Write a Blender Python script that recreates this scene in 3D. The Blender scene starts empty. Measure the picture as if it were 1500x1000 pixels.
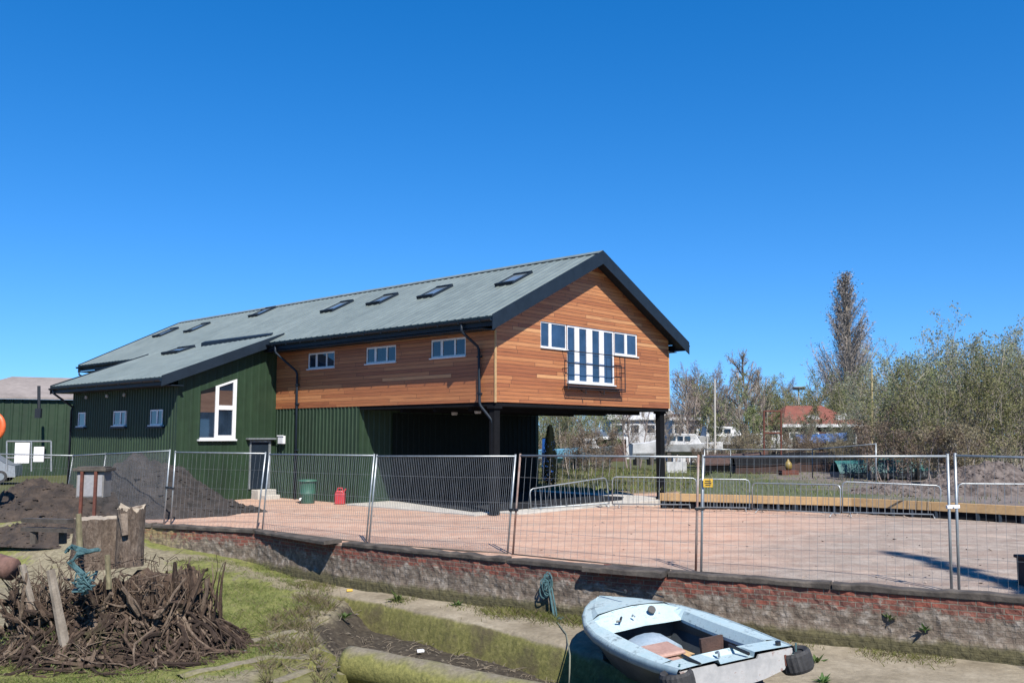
import bpy, bmesh, math, random
import numpy as np
from mathutils import Vector, Matrix, noise as mnoise

R = random.Random(7)
scene = bpy.context.scene
COL = scene.collection

# ------------------------------------------------------------------ camera constants and pixel -> place helpers
EYE = Vector((0, 0, 2.38)); FPX = 1317.0; PITCH = math.radians(5.88)
CP, SP = math.cos(PITCH), math.sin(PITCH)
def ray(u, v):
    a = (u - 750) / FPX; b = -(v - 500) / FPX
    return Vector((a, CP - b * SP, SP + b * CP))
def gnd(u, v, z=0.0):
    d = ray(u, v); t = (z - EYE.z) / d.z
    return EYE + d * t
def at(u, v, depth):
    d = ray(u, v)
    return EYE + d * (depth / d.y)

def sstep(a, b, x):
    t = min(1.0, max(0.0, (x - a) / (b - a))) if a != b else float(x > a)
    return t * t * (3 - 2 * t)
def nz(x, y=0.0, z=0.0, s=1.0):
    return mnoise.noise(Vector((x * s, y * s, z * s)))
def fbm(x, y, s=1.0, o=4, z=0.0):
    v, a = 0.0, 0.5
    for i in range(o):
        v += a * mnoise.noise(Vector((x * s, y * s, z + i * 7.3))); s *= 2.1; a *= 0.5
    return v

# ------------------------------------------------------------------ mesh collector
class MB:
    def __init__(s): s.v = []; s.f = []; s.m = []; s.uv = None
    def add(s, vs, fs, m=0):
        o = len(s.v); s.v.extend([tuple(p) for p in vs])
        for f in fs: s.f.append(tuple(i + o for i in f)); s.m.append(m)
    def box(s, x0, x1, y0, y1, z0, z1, m=0):
        s.hexa([(x0, y0, z0), (x1, y0, z0), (x1, y1, z0), (x0, y1, z0), (x0, y0, z1), (x1, y0, z1), (x1, y1, z1), (x0, y1, z1)], m)
    def hexa(s, p, m=0):
        s.add(p, [(0, 3, 2, 1), (4, 5, 6, 7), (0, 1, 5, 4), (1, 2, 6, 5), (2, 3, 7, 6), (3, 0, 4, 7)], m)
    def obox(s, c, ax, ay, az, m=0):
        c = Vector(c); ax = Vector(ax); ay = Vector(ay); az = Vector(az)
        s.hexa([c - ax - ay - az, c + ax - ay - az, c + ax + ay - az, c - ax + ay - az,
                c - ax - ay + az, c + ax - ay + az, c + ax + ay + az, c - ax + ay + az], m)
    def bar(s, a, b, w, h, m=0, up=(0, 0, 1)):
        a = Vector(a); b = Vector(b); d = (b - a); L = d.length; d = d / L
        sd = d.cross(Vector(up))
        if sd.length < 1e-4: sd = Vector((1, 0, 0))
        sd.normalize(); u = sd.cross(d)
        s.obox((a + b) / 2, d * (L / 2), sd * (w / 2), u * (h / 2), m)
    def tube(s, pts, r, n=6, m=0, cap=True):
        pts = [Vector(p) for p in pts]; k = len(pts)
        if not isinstance(r, (list, tuple)): r = [r] * k
        vs = []; prev = None
        for i, p in enumerate(pts):
            d = (pts[min(i + 1, k - 1)] - pts[max(i - 1, 0)])
            if d.length < 1e-9: d = Vector((0, 0, 1))
            d.normalize()
            if prev is None:
                a = d.cross(Vector((0.13, 0.31, 0.94)))
                if a.length < 0.05: a = d.cross(Vector((1, 0, 0)))
            else:
                a = prev - d * prev.dot(d)
            a.normalize(); prev = a; b = d.cross(a)
            for j in range(n):
                t = 2 * math.pi * j / n
                vs.append(p + (a * math.cos(t) + b * math.sin(t)) * r[i])
        fs = []
        for i in range(k - 1):
            for j in range(n):
                j2 = (j + 1) % n
                fs.append((i * n + j, i * n + j2, (i + 1) * n + j2, (i + 1) * n + j))
        if cap and n > 2:
            fs.append(tuple(range(n - 1, -1, -1))); fs.append(tuple((k - 1) * n + j for j in range(n)))
        s.add(vs, fs, m)
    def prism(s, poly, vec, m=0):
        n = len(poly); poly = [Vector(p) for p in poly]; vec = Vector(vec)
        vs = poly + [p + vec for p in poly]
        fs = [tuple(range(n - 1, -1, -1)), tuple(range(n, 2 * n))]
        for i in range(n):
            j = (i + 1) % n; fs.append((i, j, n + j, n + i))
        s.add(vs, fs, m)
    def lathe(s, c, prof, n=20, m=0):
        c = Vector(c); vs = []
        for (r, z) in prof:
            for j in range(n):
                t = 2 * math.pi * j / n; vs.append(c + Vector((r * math.cos(t), r * math.sin(t), z)))
        fs = []
        for i in range(len(prof) - 1):
            for j in range(n):
                j2 = (j + 1) % n; fs.append((i * n + j, i * n + j2, (i + 1) * n + j2, (i + 1) * n + j))
        fs.append(tuple(range(n - 1, -1, -1))); fs.append(tuple((len(prof) - 1) * n + j for j in range(n)))
        s.add(vs, fs, m)
    def grid(s, P, m=0, closed=False):          # P: list of rows of points
        nr, nc = len(P), len(P[0]); vs = [p for row in P for p in row]; fs = []
        for i in range(nr - 1):
            for j in range(nc - 1 if not closed else nc):
                j2 = (j + 1) % nc
                fs.append((i * nc + j, i * nc + j2, (i + 1) * nc + j2, (i + 1) * nc + j))
        s.add(vs, fs, m)
    def build(s, name, mats, parent=None, local=False, smooth=False, bevel=0.0, fix=True):
        if not isinstance(mats, (list, tuple)): mats = [mats]
        me = bpy.data.meshes.new(name)
        vs = s.v
        off = Vector((0, 0, 0))
        if parent is not None and not local:
            off = Vector(parent.location)
            if parent.parent: off = off + Vector(parent.parent.location)
            vs = [(p[0] - off.x, p[1] - off.y, p[2] - off.z) for p in vs]
        me.from_pydata(vs, [], s.f)
        for mt in mats: me.materials.append(mt)
        if len(mats) > 1: me.polygons.foreach_set('material_index', s.m)
        if fix:
            bm = bmesh.new(); bm.from_mesh(me); bmesh.ops.recalc_face_normals(bm, faces=bm.faces); bm.to_mesh(me); bm.free()
        if smooth: me.polygons.foreach_set('use_smooth', [True] * len(me.polygons))
        me.update()
        o = bpy.data.objects.new(name, me); COL.objects.link(o)
        if parent is not None: o.parent = parent
        if bevel:
            b = o.modifiers.new('bevel', 'BEVEL'); b.width = bevel; b.segments = 2; b.limit_method = 'ANGLE'
        return o

def tag(o, label=None, cat=None, group=None, kind=None):
    if label: o['label'] = label
    if cat: o['category'] = cat
    if group: o['group'] = group
    if kind: o['kind'] = kind
    return o
def thing(name, label, cat, loc=(0, 0, 0), rz=0.0, group=None):
    o = bpy.data.objects.new(name, None); COL.objects.link(o)
    o.location = loc; o.rotation_euler = (0, 0, rz); o.empty_display_size = 0.3
    return tag(o, label, cat, group)
def dup(root, loc, rz, sc=1.0, label=None):
    r = root.copy(); COL.objects.link(r); r.location = loc; r.rotation_euler = (0, 0, rz)
    r.scale = sc if isinstance(sc, tuple) else (sc, sc, sc)
    if label: r['label'] = label
    for ch in list(root.children):
        c = ch.copy(); COL.objects.link(c); c.parent = r
    return r

# ------------------------------------------------------------------ materials
def newmat(name):
    m = bpy.data.materials.new(name); m.use_nodes = True
    nt = m.node_tree; bs = nt.nodes['Principled BSDF']
    return m, nt, bs
def N(nt, t, **kw):
    n = nt.nodes.new(t)
    for k, v in kw.items(): setattr(n, k, v)
    return n
def setc(nt, sock, val):
    if isinstance(val, bpy.types.NodeSocket): nt.links.new(val, sock)
    else: sock.default_value = val
def math_n(nt, op, a, b=None, c=None):
    n = N(nt, 'ShaderNodeMath', operation=op)
    setc(nt, n.inputs[0], a)
    if b is not None: setc(nt, n.inputs[1], b)
    if c is not None: setc(nt, n.inputs[2], c)
    return n.outputs[0]
def ramp(nt, fac, stops):
    n = N(nt, 'ShaderNodeValToRGB'); e = n.color_ramp.elements
    while len(e) < len(stops): e.new(0.5)
    for i, (p, c) in enumerate(stops):
        e[i].position = p; e[i].color = (*c, 1) if len(c) == 3 else c
    nt.links.new(fac, n.inputs[0]); return n.outputs[0]
def noise_n(nt, vec, scale, detail=5, rough=0.6, out=0):
    n = N(nt, 'ShaderNodeTexNoise'); n.inputs['Scale'].default_value = scale
    n.inputs['Detail'].default_value = detail; n.inputs['Roughness'].default_value = rough
    if vec is not None: nt.links.new(vec, n.inputs['Vector'])
    return n.outputs[out]
def mixc(nt, fac, a, b, mode='MIX'):
    n = N(nt, 'ShaderNodeMix', data_type='RGBA', blend_type=mode)
    setc(nt, n.inputs[0], fac)
    setc(nt, n.inputs[6], (*a, 1) if isinstance(a, tuple) and len(a) == 3 else a)
    setc(nt, n.inputs[7], (*b, 1) if isinstance(b, tuple) and len(b) == 3 else b)
    return n.outputs[2]
def bump_n(nt, bs, h, strength=0.3, dist=0.02):
    b = N(nt, 'ShaderNodeBump'); b.inputs['Strength'].default_value = strength; b.inputs['Distance'].default_value = dist
    nt.links.new(h, b.inputs['Height']); nt.links.new(b.outputs[0], bs.inputs['Normal'])
def objco(nt, scale=(1, 1, 1)):
    tc = N(nt, 'ShaderNodeTexCoord')
    mp = N(nt, 'ShaderNodeMapping'); mp.inputs['Scale'].default_value = scale
    nt.links.new(tc.outputs['Object'], mp.inputs[0]); return mp.outputs[0]
def mat(name, c1, c2=None, scale=4.0, rough=0.7, metal=0.0, bump=0.0, bscale=None, stretch=(1, 1, 1), c3=None, p=(0.35, 0.65), spec=0.5, dist=0.02, rnd=0.0):
    m, nt, bs = newmat(name)
    if c2 is None: c2 = tuple(x * 0.8 for x in c1)
    co = objco(nt, stretch)
    if rnd:
        oi = N(nt, 'ShaderNodeObjectInfo')
    f = noise_n(nt, co, scale)
    stops = [(p[0], c1), (p[1], c2)] if c3 is None else [(p[0], c1), (0.5, c2), (p[1], c3)]
    c = ramp(nt, f, stops)
    f2 = noise_n(nt, co, scale * 7.3, 3)
    c = mixc(nt, 0.35, c, ramp(nt, f2, [(0.3, (0.55, 0.55, 0.55)), (0.7, (1.25, 1.25, 1.25))]), 'MULTIPLY')
    if rnd:
        hs = N(nt, 'ShaderNodeHueSaturation')
        v = math_n(nt, 'MULTIPLY_ADD', oi.outputs['Random'], rnd, 1 - rnd / 2)
        nt.links.new(v, hs.inputs['Value']); nt.links.new(c, hs.inputs['Color'])
        h = math_n(nt, 'MULTIPLY_ADD', oi.outputs['Random'], 0.05, 0.475); nt.links.new(h, hs.inputs['Hue'])
        c = hs.outputs[0]
    nt.links.new(c, bs.inputs['Base Color'])
    bs.inputs['Roughness'].default_value = rough; bs.inputs['Metallic'].default_value = metal
    bs.inputs['Specular IOR Level'].default_value = spec
    if bump:
        bump_n(nt, bs, noise_n(nt, co, bscale or scale * 4, 6), bump, dist)
    return m

M = {}
M['green'] = mat('green_sheet', (0.021, 0.046, 0.024), (0.028, 0.058, 0.029), 0.45, 0.55, spec=0.3)
M['green2'] = mat('green_flat_sheet', (0.020, 0.046, 0.023), (0.028, 0.058, 0.029), 0.4, 0.55, spec=.3)
M['roof'] = mat('roof_sheet', (0.20, 0.240, 0.222), (0.235, 0.278, 0.258), 0.35, 0.45, spec=0.5)
M['navy'] = mat('navy_trim', (0.012, 0.022, 0.036), (0.016, 0.028, 0.045), 2.0, 0.55, spec=.22)
M['black'] = mat('black_plastic', (0.012, 0.013, 0.016), (0.018, 0.019, 0.022), 5.0, 0.45)
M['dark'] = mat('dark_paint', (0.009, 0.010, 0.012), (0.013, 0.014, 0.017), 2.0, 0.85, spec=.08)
M['white'] = mat('white_upvc', (0.95, 0.96, 0.97), (0.88, 0.89, 0.91), 3.0, 0.35)
M['whitedirty'] = mat('white_weathered', (0.66, 0.67, 0.68), (0.42, 0.43, 0.43), 1.5, 0.6)
M['zinc'] = mat('galvanised_steel', (0.50, 0.54, 0.56), (0.36, 0.40, 0.42), 9.0, 0.42, metal=0.55)
M['wire'] = mat('galvanised_wire', (0.40, 0.43, 0.45), (0.30, 0.32, 0.34), 3.0, 0.55, metal=0.2)
M['rust'] = mat('rusty_steel', (0.10, 0.026, 0.016), (0.18, 0.052, 0.028), 7.0, 0.8, bump=0.2)
M['concrete'] = mat('pale_concrete', (0.66, 0.62, 0.55), (0.52, 0.49, 0.44), 2.2, 0.85, bump=0.15)
M['timber'] = mat('grey_timber', (0.040, 0.032, 0.026), (0.125, 0.105, 0.086), 3.0, 0.85, bump=0.6, stretch=(1, 1, 1), bscale=14)
M['plank'] = mat('new_timber', (0.50, 0.31, 0.14), (0.62, 0.41, 0.20), 2.0, 0.7, bump=0.1)
M['soil'] = mat('dark_soil', (0.018, 0.015, 0.013), (0.056, 0.046, 0.041), 3.5, 0.95, bump=1.0, bscale=10, dist=0.06)
M['soilA'] = mat('brown_soil', (0.026, 0.018, 0.014), (0.085, 0.060, 0.044), 2.6, 0.95, bump=1.0, bscale=10, dist=0.06)
M['rubble'] = mat('rubble_soil', (0.09, 0.068, 0.060), (0.22, 0.18, 0.16), 4.0, 0.95, bump=1.0, bscale=9, dist=0.08)
M['rope'] = mat('teal_rope', (0.028, 0.09, 0.105), (0.075, 0.17, 0.185), 12.0, 0.8, bump=0.4)
M['rubber'] = mat('black_rubber', (0.020, 0.020, 0.022), (0.045, 0.045, 0.048), 8.0, 0.8, bump=0.3)

def glass_mat(name, col=(0.02, 0.035, 0.06), rough=0.04):
    m, nt, bs = newmat(name)
    c = ramp(nt, noise_n(nt, objco(nt), 1.3, 3), [(0.3, tuple(x * 0.6 for x in col)), (0.7, tuple(x * 1.5 for x in col))])
    nt.links.new(c, bs.inputs['Base Color']); bs.inputs['Roughness'].default_value = rough
    bs.inputs['Specular IOR Level'].default_value = 0.9
    bump_n(nt, bs, noise_n(nt, objco(nt), 0.8, 1), 0.05, 0.05)
    return m
M['glass'] = glass_mat('window_glass')
M['glassb'] = glass_mat('gable_glass', (0.03, 0.06, 0.12))
M['blind'] = mat('brown_blind', (0.10, 0.062, 0.048), (0.14, 0.09, 0.07), 1.0, 0.35, stretch=(1, 1, 9))

def streaks(m, amt=.35):
    nt = m.node_tree; bs = nt.nodes['Principled BSDF']; src = bs.inputs['Base Color'].links[0].from_socket
    co = objco(nt, (2.2, 2.2, .16)); f = noise_n(nt, co, 1.4, 6, .7); lp = noise_n(nt, objco(nt, (.9, .9, .02)), 1.0, 0)
    c = mixc(nt, amt, src, ramp(nt, f, [(.3, (.45, .47, .45)), (.5, (1, 1, 1)), (.75, (1.5, 1.48, 1.4))]), 'MULTIPLY')
    c = mixc(nt, amt, c, ramp(nt, lp, [(.4, (.8, .8, .8)), (.6, (1.2, 1.2, 1.2))]), 'MULTIPLY'); nt.links.new(c, bs.inputs['Base Color'])
for k_ in ('green', 'green2'): streaks(M[k_])
def roof_streaks(m):
    nt = m.node_tree; bs = nt.nodes['Principled BSDF']; src = bs.inputs['Base Color'].links[0].from_socket
    f = noise_n(nt, objco(nt, (.25, 1.6, .25)), 1.3, 6, .7); c = mixc(nt, .35, src, ramp(nt, f, [(.3, (.7, .7, .68)), (.7, (1.22, 1.22, 1.2))]), 'MULTIPLY'); nt.links.new(c, bs.inputs['Base Color'])
roof_streaks(M['roof'])
def cedar():
    m, nt, bs = newmat('cedar_boards')
    tc = N(nt, 'ShaderNodeTexCoord'); sx = N(nt, 'ShaderNodeSeparateXYZ'); nt.links.new(tc.outputs['Object'], sx.inputs[0])
    u = math_n(nt, 'ADD', sx.outputs[0], sx.outputs[1]); z = sx.outputs[2]
    rowf = math_n(nt, 'DIVIDE', z, 0.118); row = math_n(nt, 'FLOOR', rowf); fr = math_n(nt, 'FRACT', rowf)
    w1 = N(nt, 'ShaderNodeTexWhiteNoise', noise_dimensions='1D'); nt.links.new(row, w1.inputs['W'])
    sh = math_n(nt, 'MULTIPLY', w1.outputs[0], 13.7)
    uu = math_n(nt, 'MULTIPLY_ADD', u, 0.30, sh); cell = math_n(nt, 'FLOOR', uu); fu = math_n(nt, 'FRACT', uu)
    cv = N(nt, 'ShaderNodeCombineXYZ'); nt.links.new(row, cv.inputs[0]); nt.links.new(cell, cv.inputs[1])
    w2 = N(nt, 'ShaderNodeTexWhiteNoise', noise_dimensions='2D'); nt.links.new(cv.outputs[0], w2.inputs['Vector'])
    c = ramp(nt, w2.outputs[0], [(0.0, (0.36, 0.118, 0.045)), (0.3, (0.45, 0.165, 0.060)), (0.7, (0.53, 0.210, 0.078)), (0.93, (0.61, 0.265, 0.105)), (1.0, (0.72, 0.37, 0.16))])
    gv = N(nt, 'ShaderNodeCombineXYZ')
    nt.links.new(math_n(nt, 'MULTIPLY', u, 0.9), gv.inputs[0]); nt.links.new(math_n(nt, 'MULTIPLY', z, 26.0), gv.inputs[1]); nt.links.new(cell, gv.inputs[2])
    gr = noise_n(nt, gv.outputs[0], 1.6, 6, 0.65)
    c = mixc(nt, 0.75, c, ramp(nt, gr, [(0.25, (0.55, 0.50, 0.46)), (0.5, (0.95, 0.95, 0.95)), (0.75, (1.28, 1.25, 1.2))]), 'MULTIPLY')
    kn = noise_n(nt, gv.outputs[0], 0.55, 2)
    c = mixc(nt, ramp(nt, kn, [(0.68, (0, 0, 0)), (0.76, (0.6, 0.6, 0.6))]), c, (0.09, 0.028, 0.014))
    g1 = math_n(nt, 'LESS_THAN', fr, 0.085); g2 = math_n(nt, 'LESS_THAN', fu, 0.004)
    gg = math_n(nt, 'MAXIMUM', g1, g2)
    c = mixc(nt, gg, c, (0.060, 0.022, 0.011))
    nt.links.new(c, bs.inputs['Base Color']); bs.inputs['Roughness'].default_value = 0.6
    h = math_n(nt, 'SUBTRACT', math_n(nt, 'MULTIPLY', gr, 0.12), gg); bump_n(nt, bs, h, 0.6, 0.012)
    return m
M['cedar'] = cedar()

# ------------------------------------------------------------------ world, sun, camera
SUN = Vector((0.298, -0.863, 1.0)).normalized()
elev = math.asin(SUN.z); azi = math.atan2(SUN.x, SUN.y)
w = bpy.data.worlds.new('World'); scene.world = w; w.use_nodes = True
nt = w.node_tree; bg = nt.nodes['Background']
sky = nt.nodes.new('ShaderNodeTexSky'); sky.sky_type = 'NISHITA'; sky.sun_disc = False
sky.sun_elevation = elev; sky.sun_rotation = azi; sky.altitude = 0; sky.air_density = 1.0; sky.dust_density = 0.0; sky.ozone_density = 3.0
hs = nt.nodes.new('ShaderNodeHueSaturation'); hs.inputs['Hue'].default_value = 0.506; hs.inputs['Saturation'].default_value = 1.40; hs.inputs['Value'].default_value = 0.93
stc = nt.nodes.new('ShaderNodeTexCoord'); smp = nt.nodes.new('ShaderNodeMapping'); smp.vector_type = 'POINT'
smp.inputs['Scale'].default_value = (1, 1, 0.92); smp.inputs['Location'].default_value = (0, 0, 0.125)   # clear spring air: no yellow haze band
nt.links.new(stc.outputs['Generated'], smp.inputs[0]); nt.links.new(smp.outputs[0], sky.inputs[0])
nt.links.new(sky.outputs[0], hs.inputs['Color']); nt.links.new(hs.outputs[0], bg.inputs['Color'])
bg.inputs['Strength'].default_value = 0.105
sl = bpy.data.lights.new('sun', 'SUN'); sl.energy = 5.0; sl.angle = math.radians(0.53); sl.color = (1.0, 0.945, 0.86)
so = bpy.data.objects.new('sun', sl); COL.objects.link(so); so.rotation_euler = SUN.to_track_quat('Z', 'Y').to_euler(); so.location = (20, -40, 60)
cd = bpy.data.cameras.new('camera'); cam = bpy.data.objects.new('camera', cd); COL.objects.link(cam)
cam.location = EYE; cam.rotation_euler = (math.radians(90) + PITCH, 0, 0)
cd.sensor_width = 36; cd.lens = FPX * 36 / 1500; cd.clip_end = 4000; cd.clip_start = 0.1
scene.camera = cam
vs_ = scene.view_settings; vs_.view_transform = 'Standard'; vs_.look = 'None'; vs_.exposure = 1.05; vs_.gamma = 1.0; vs_.use_curve_mapping = False
scene.cycles.max_bounces = 5; scene.cycles.transparent_max_bounces = 8

# ------------------------------------------------------------------ the quay wall line (plan)
WALL = [Vector(p) for p in [(-60, 34), (-30, 29.5), (-14.5, 25.6), (-9.21, 23.47), (-6.22, 22.2), (-3.70, 19.75), (-2.40, 18.75), (1.32, 16.20), (3.87, 14.85), (5.66, 13.92), (7.28, 13.08), (12, 10.6), (40, -3), (400, -170)]]
def wall_at(x):
    for a, b in zip(WALL, WALL[1:]):
        if a.x <= x <= b.x:
            t = (x - a.x) / (b.x - a.x); return a.y + (b.y - a.y) * t
    return WALL[0].y if x < WALL[0].x else WALL[-1].y
def wall_n(x):
    d = Vector((1, (wall_at(x + .4) - wall_at(x - .4)) / .8)); d.normalize()
    return Vector((d.y, -d.x))       # toward the dock

# ------------------------------------------------------------------ yard and far ground: one sheet to the horizon
def yard_mat():
    m, nt, bs = newmat('yard_gravel')
    tc = N(nt, 'ShaderNodeTexCoord'); co = tc.outputs['Object']
    sx = N(nt, 'ShaderNodeSeparateXYZ'); nt.links.new(co, sx.inputs[0])
    n1 = noise_n(nt, co, 0.35, 4); n2 = noise_n(nt, co, 2.4, 6, 0.7); n3 = noise_n(nt, co, 26.0, 4, 0.75)
    pink = ramp(nt, n2, [(0.3, (0.55, 0.325, 0.230)), (0.5, (0.65, 0.42, 0.31)), (0.72, (0.70, 0.53, 0.415))])
    grey = ramp(nt, n2, [(0.3, (0.28, 0.225, 0.185)), (0.5, (0.40, 0.335, 0.285)), (0.72, (0.52, 0.455, 0.40))])
    # crushed brick thins out toward the right and the quay edge
    f = math_n(nt, 'MULTIPLY_ADD', sx.outputs[0], 0.17, math_n(nt, 'MULTIPLY', sx.outputs[1], -0.10))
    f = math_n(nt, 'ADD', f, math_n(nt, 'MULTIPLY', n1, 1.5))
    k = ramp(nt, math_n(nt, 'MULTIPLY_ADD', f, 0.5, 0.62), [(0.25, (0, 0, 0)), (0.62, (1, 1, 1))])
    c = mixc(nt, k, pink, grey)
    # wheel tracks, dusty streaks
    sc = N(nt, 'ShaderNodeMapping'); sc.inputs['Scale'].default_value = (0.25, 1.6, 1); sc.inputs['Rotation'].default_value = (0, 0, 0.25); nt.links.new(co, sc.inputs[0])
    st = noise_n(nt, sc.outputs[0], 1.3, 5, 0.6)
    c = mixc(nt, ramp(nt, st, [(0.52, (0, 0, 0)), (0.68, (0.75, 0.75, 0.75))]), c, (0.34, 0.235, 0.185))
    c = mixc(nt, ramp(nt, noise_n(nt, co, 0.9, 6, 0.7), [(0.52, (0, 0, 0)), (0.66, (0.6, 0.6, 0.6))]), c, (0.60, 0.47, 0.38))
    wv_ = N(nt, 'ShaderNodeTexWave'); wv_.wave_type = 'BANDS'; wv_.bands_direction = 'Y'; wv_.inputs['Scale'].default_value = .16; wv_.inputs['Distortion'].default_value = 5.0; wv_.inputs['Detail'].default_value = 3; wv_.inputs['Detail Scale'].default_value = .25; nt.links.new(co, wv_.inputs['Vector'])
    c = mixc(nt, ramp(nt, wv_.outputs[1], [(0.86, (0, 0, 0)), (0.95, (0.40, 0.40, 0.40))]), c, (0.33, 0.235, 0.19))
    c = mixc(nt, 0.85, c, ramp(nt, n3, [(0.28, (0.62, 0.60, 0.58)), (0.5, (0.98, 0.98, 0.98)), (0.75, (1.3, 1.28, 1.25))]), 'MULTIPLY')
    # beyond the yard: earth and rough grass
    far = math_n(nt, 'ADD', math_n(nt, 'MULTIPLY_ADD', sx.outputs[1], 0.08, -2.75), math_n(nt, 'MULTIPLY', n1, 0.6))
    gr = ramp(nt, n2, [(0.3, (0.055, 0.075, 0.022)), (0.55, (0.11, 0.115, 0.045)), (0.75, (0.17, 0.14, 0.08))])
    c = mixc(nt, ramp(nt, far, [(0.45, (0, 0, 0)), (0.65, (1, 1, 1))]), c, gr)
    nt.links.new(c, bs.inputs['Base Color']); bs.inputs['Roughness'].default_value = 0.95; bs.inputs['Specular IOR Level'].default_value = 0.2
    bump_n(nt, bs, math_n(nt, 'ADD', n3, math_n(nt, 'MULTIPLY', n2, 1.5)), 0.55, 0.03)
    return m
M['yard'] = yard_mat()
g = MB(); rows = []
xs = [-60, -40, -30, -22, -18] + list(np.arange(-15, 16.01, 0.4)) + [18, 22, 28, 40, 80, 160, 400]
dep = [0, .2, .4, .7, 1, 1.5, 2, 2.6, 3.2, 4, 5, 6, 7, 8, 9, 10, 11, 12, 14, 16, 18, 21, 24, 28, 34, 45, 60, 90, 140, 250, 450, 900, 1800]
def yard_z(x, y, d):
    z = 0.035 * fbm(x, y, 0.5) * sstep(0, 1, d) + 0.012 * nz(x, y, 3, 2.5) * sstep(0.2, 1, d)
    z -= 0.20 * math.exp(-((x - 5.6) ** 2 / 2.5 + (y - 33) ** 2 / 5))
    z -= 0.22 * sstep(-10, -13, x) * sstep(0, 3, d)
    return z
for d in dep:
    r_ = []
    for x in xs:
        k = 1 + d / 40.0
        yy = wall_at(x) + d
        xx = x * k if d > 24 else x
        r_.append((xx, yy, yard_z(xx, yy, d)))
    rows.append(r_)
# far left closing flange so the sheet reaches the horizon on the left too
for r_ in rows: r_.insert(0, (-1500, r_[0][1], 0.0))
g.grid(rows)
o = g.build('ground', M['yard'], smooth=True); tag(o, kind='structure')

# ------------------------------------------------------------------ dock bed (front terrain)
def dock_mat():
    m, nt, bs = newmat('dock_bed')
    tc = N(nt, 'ShaderNodeTexCoord'); co = tc.outputs['Object']
    at_ = N(nt, 'ShaderNodeAttribute'); at_.attribute_name = 'cover'
    sp = N(nt, 'ShaderNodeSeparateColor'); nt.links.new(at_.outputs['Color'], sp.inputs[0])
    n1 = noise_n(nt, co, 1.6, 6, 0.65); n2 = noise_n(nt, co, 9.0, 6, 0.7)
    dirt = ramp(nt, n2, [(0.3, (0.14, 0.12, 0.075)), (0.5, (0.27, 0.235, 0.155)), (0.72, (0.40, 0.35, 0.24))])
    gr = ramp(nt, n2, [(0.3, (0.105, 0.125, 0.03)), (0.5, (0.20, 0.215, 0.06)), (0.75, (0.32, 0.30, 0.115))])
    mud = ramp(nt, n2, [(0.3, (0.030, 0.023, 0.017)), (0.5, (0.062, 0.050, 0.036)), (0.75, (0.12, 0.10, 0.07))])
    fa = math_n(nt, 'ADD', sp.outputs[0], math_n(nt, 'ADD', math_n(nt, 'MULTIPLY_ADD', n1, 2.2, -1.1), math_n(nt, 'MULTIPLY_ADD', n2, 1.2, -.6)))
    fb = math_n(nt, 'ADD', sp.outputs[1], math_n(nt, 'ADD', math_n(nt, 'MULTIPLY_ADD', n1, 1.3, -.65), math_n(nt, 'MULTIPLY_ADD', n2, .8, -.4)))
    c = mixc(nt, ramp(nt, fa, [(0.35, (0, 0, 0)), (0.6, (1, 1, 1))]), dirt, gr)
    c = mixc(nt, ramp(nt, fb, [(0.35, (0, 0, 0)), (0.6, (1, 1, 1))]), c, mud)
    fc = math_n(nt, 'ADD', sp.outputs[2], math_n(nt, 'MULTIPLY_ADD', n1, 0.9, -0.45))
    alg = ramp(nt, n2, [(0.3, (0.13, 0.125, 0.045)), (0.7, (0.25, 0.235, 0.10))])
    c = mixc(nt, ramp(nt, fc, [(0.35, (0, 0, 0)), (0.6, (1, 1, 1))]), c, alg)
    nt.links.new(c, bs.inputs['Base Color']); bs.inputs['Roughness'].default_value = 0.9; bs.inputs['Specular IOR Level'].default_value = 0.25
    bump_n(nt, bs, math_n(nt, 'ADD', n2, math_n(nt, 'MULTIPLY', n1, 0.7)), 0.8, 0.05)
    return m
M['dock'] = dock_mat()
def inpoly(x, y, P):
    c = False; n = len(P)
    for i in range(n):
        a, b = P[i], P[i - 1]
        if (a[1] > y) != (b[1] > y) and x < (b[0] - a[0]) * (y - a[1]) / (b[1] - a[1]) + a[0]: c = not c
    return c
def pdist(x, y, P):
    best = 1e9; n = len(P)
    for i in range(n):
        ax, ay = P[i - 1]; bx, by = P[i]; dx, dy = bx - ax, by - ay
        t = max(0, min(1, ((x - ax) * dx + (y - ay) * dy) / (dx * dx + dy * dy + 1e-12)))
        best = min(best, math.hypot(x - ax - t * dx, y - ay - t * dy))
    return best
def sd(x, y, P):
    d = pdist(x, y, P); return d if inpoly(x, y, P) else -d
def P2(pts, z): return [(gnd(u, v, z).x, gnd(u, v, z).y) for u, v in pts]
TRENCH = P2([(468, 900), (503, 868), (600, 878), (750, 908), (880, 940)], -0.95) + [(1.9, 12.9), (2.7, 12.0), (3.15, 10.5), (3.4, 7.5), (-3.0, 7.5)] + P2([(480, 1060), (455, 985), (448, 930)], -1.2)
GRASS1 = P2([(280, 845), (330, 852), (410, 868), (445, 890), (420, 915), (370, 930), (330, 925), (290, 900)], -0.95)
GRASS2 = P2([(-80, 935), (120, 960), (250, 935), (330, 925), (400, 955), (350, 985), (250, 1005), (0, 1060), (-200, 1060), (-200, 935)], -1.05)
ALGAE = P2([(430, 990), (520, 970), (640, 1000), (640, 1120), (300, 1120)], -1.45)
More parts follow.
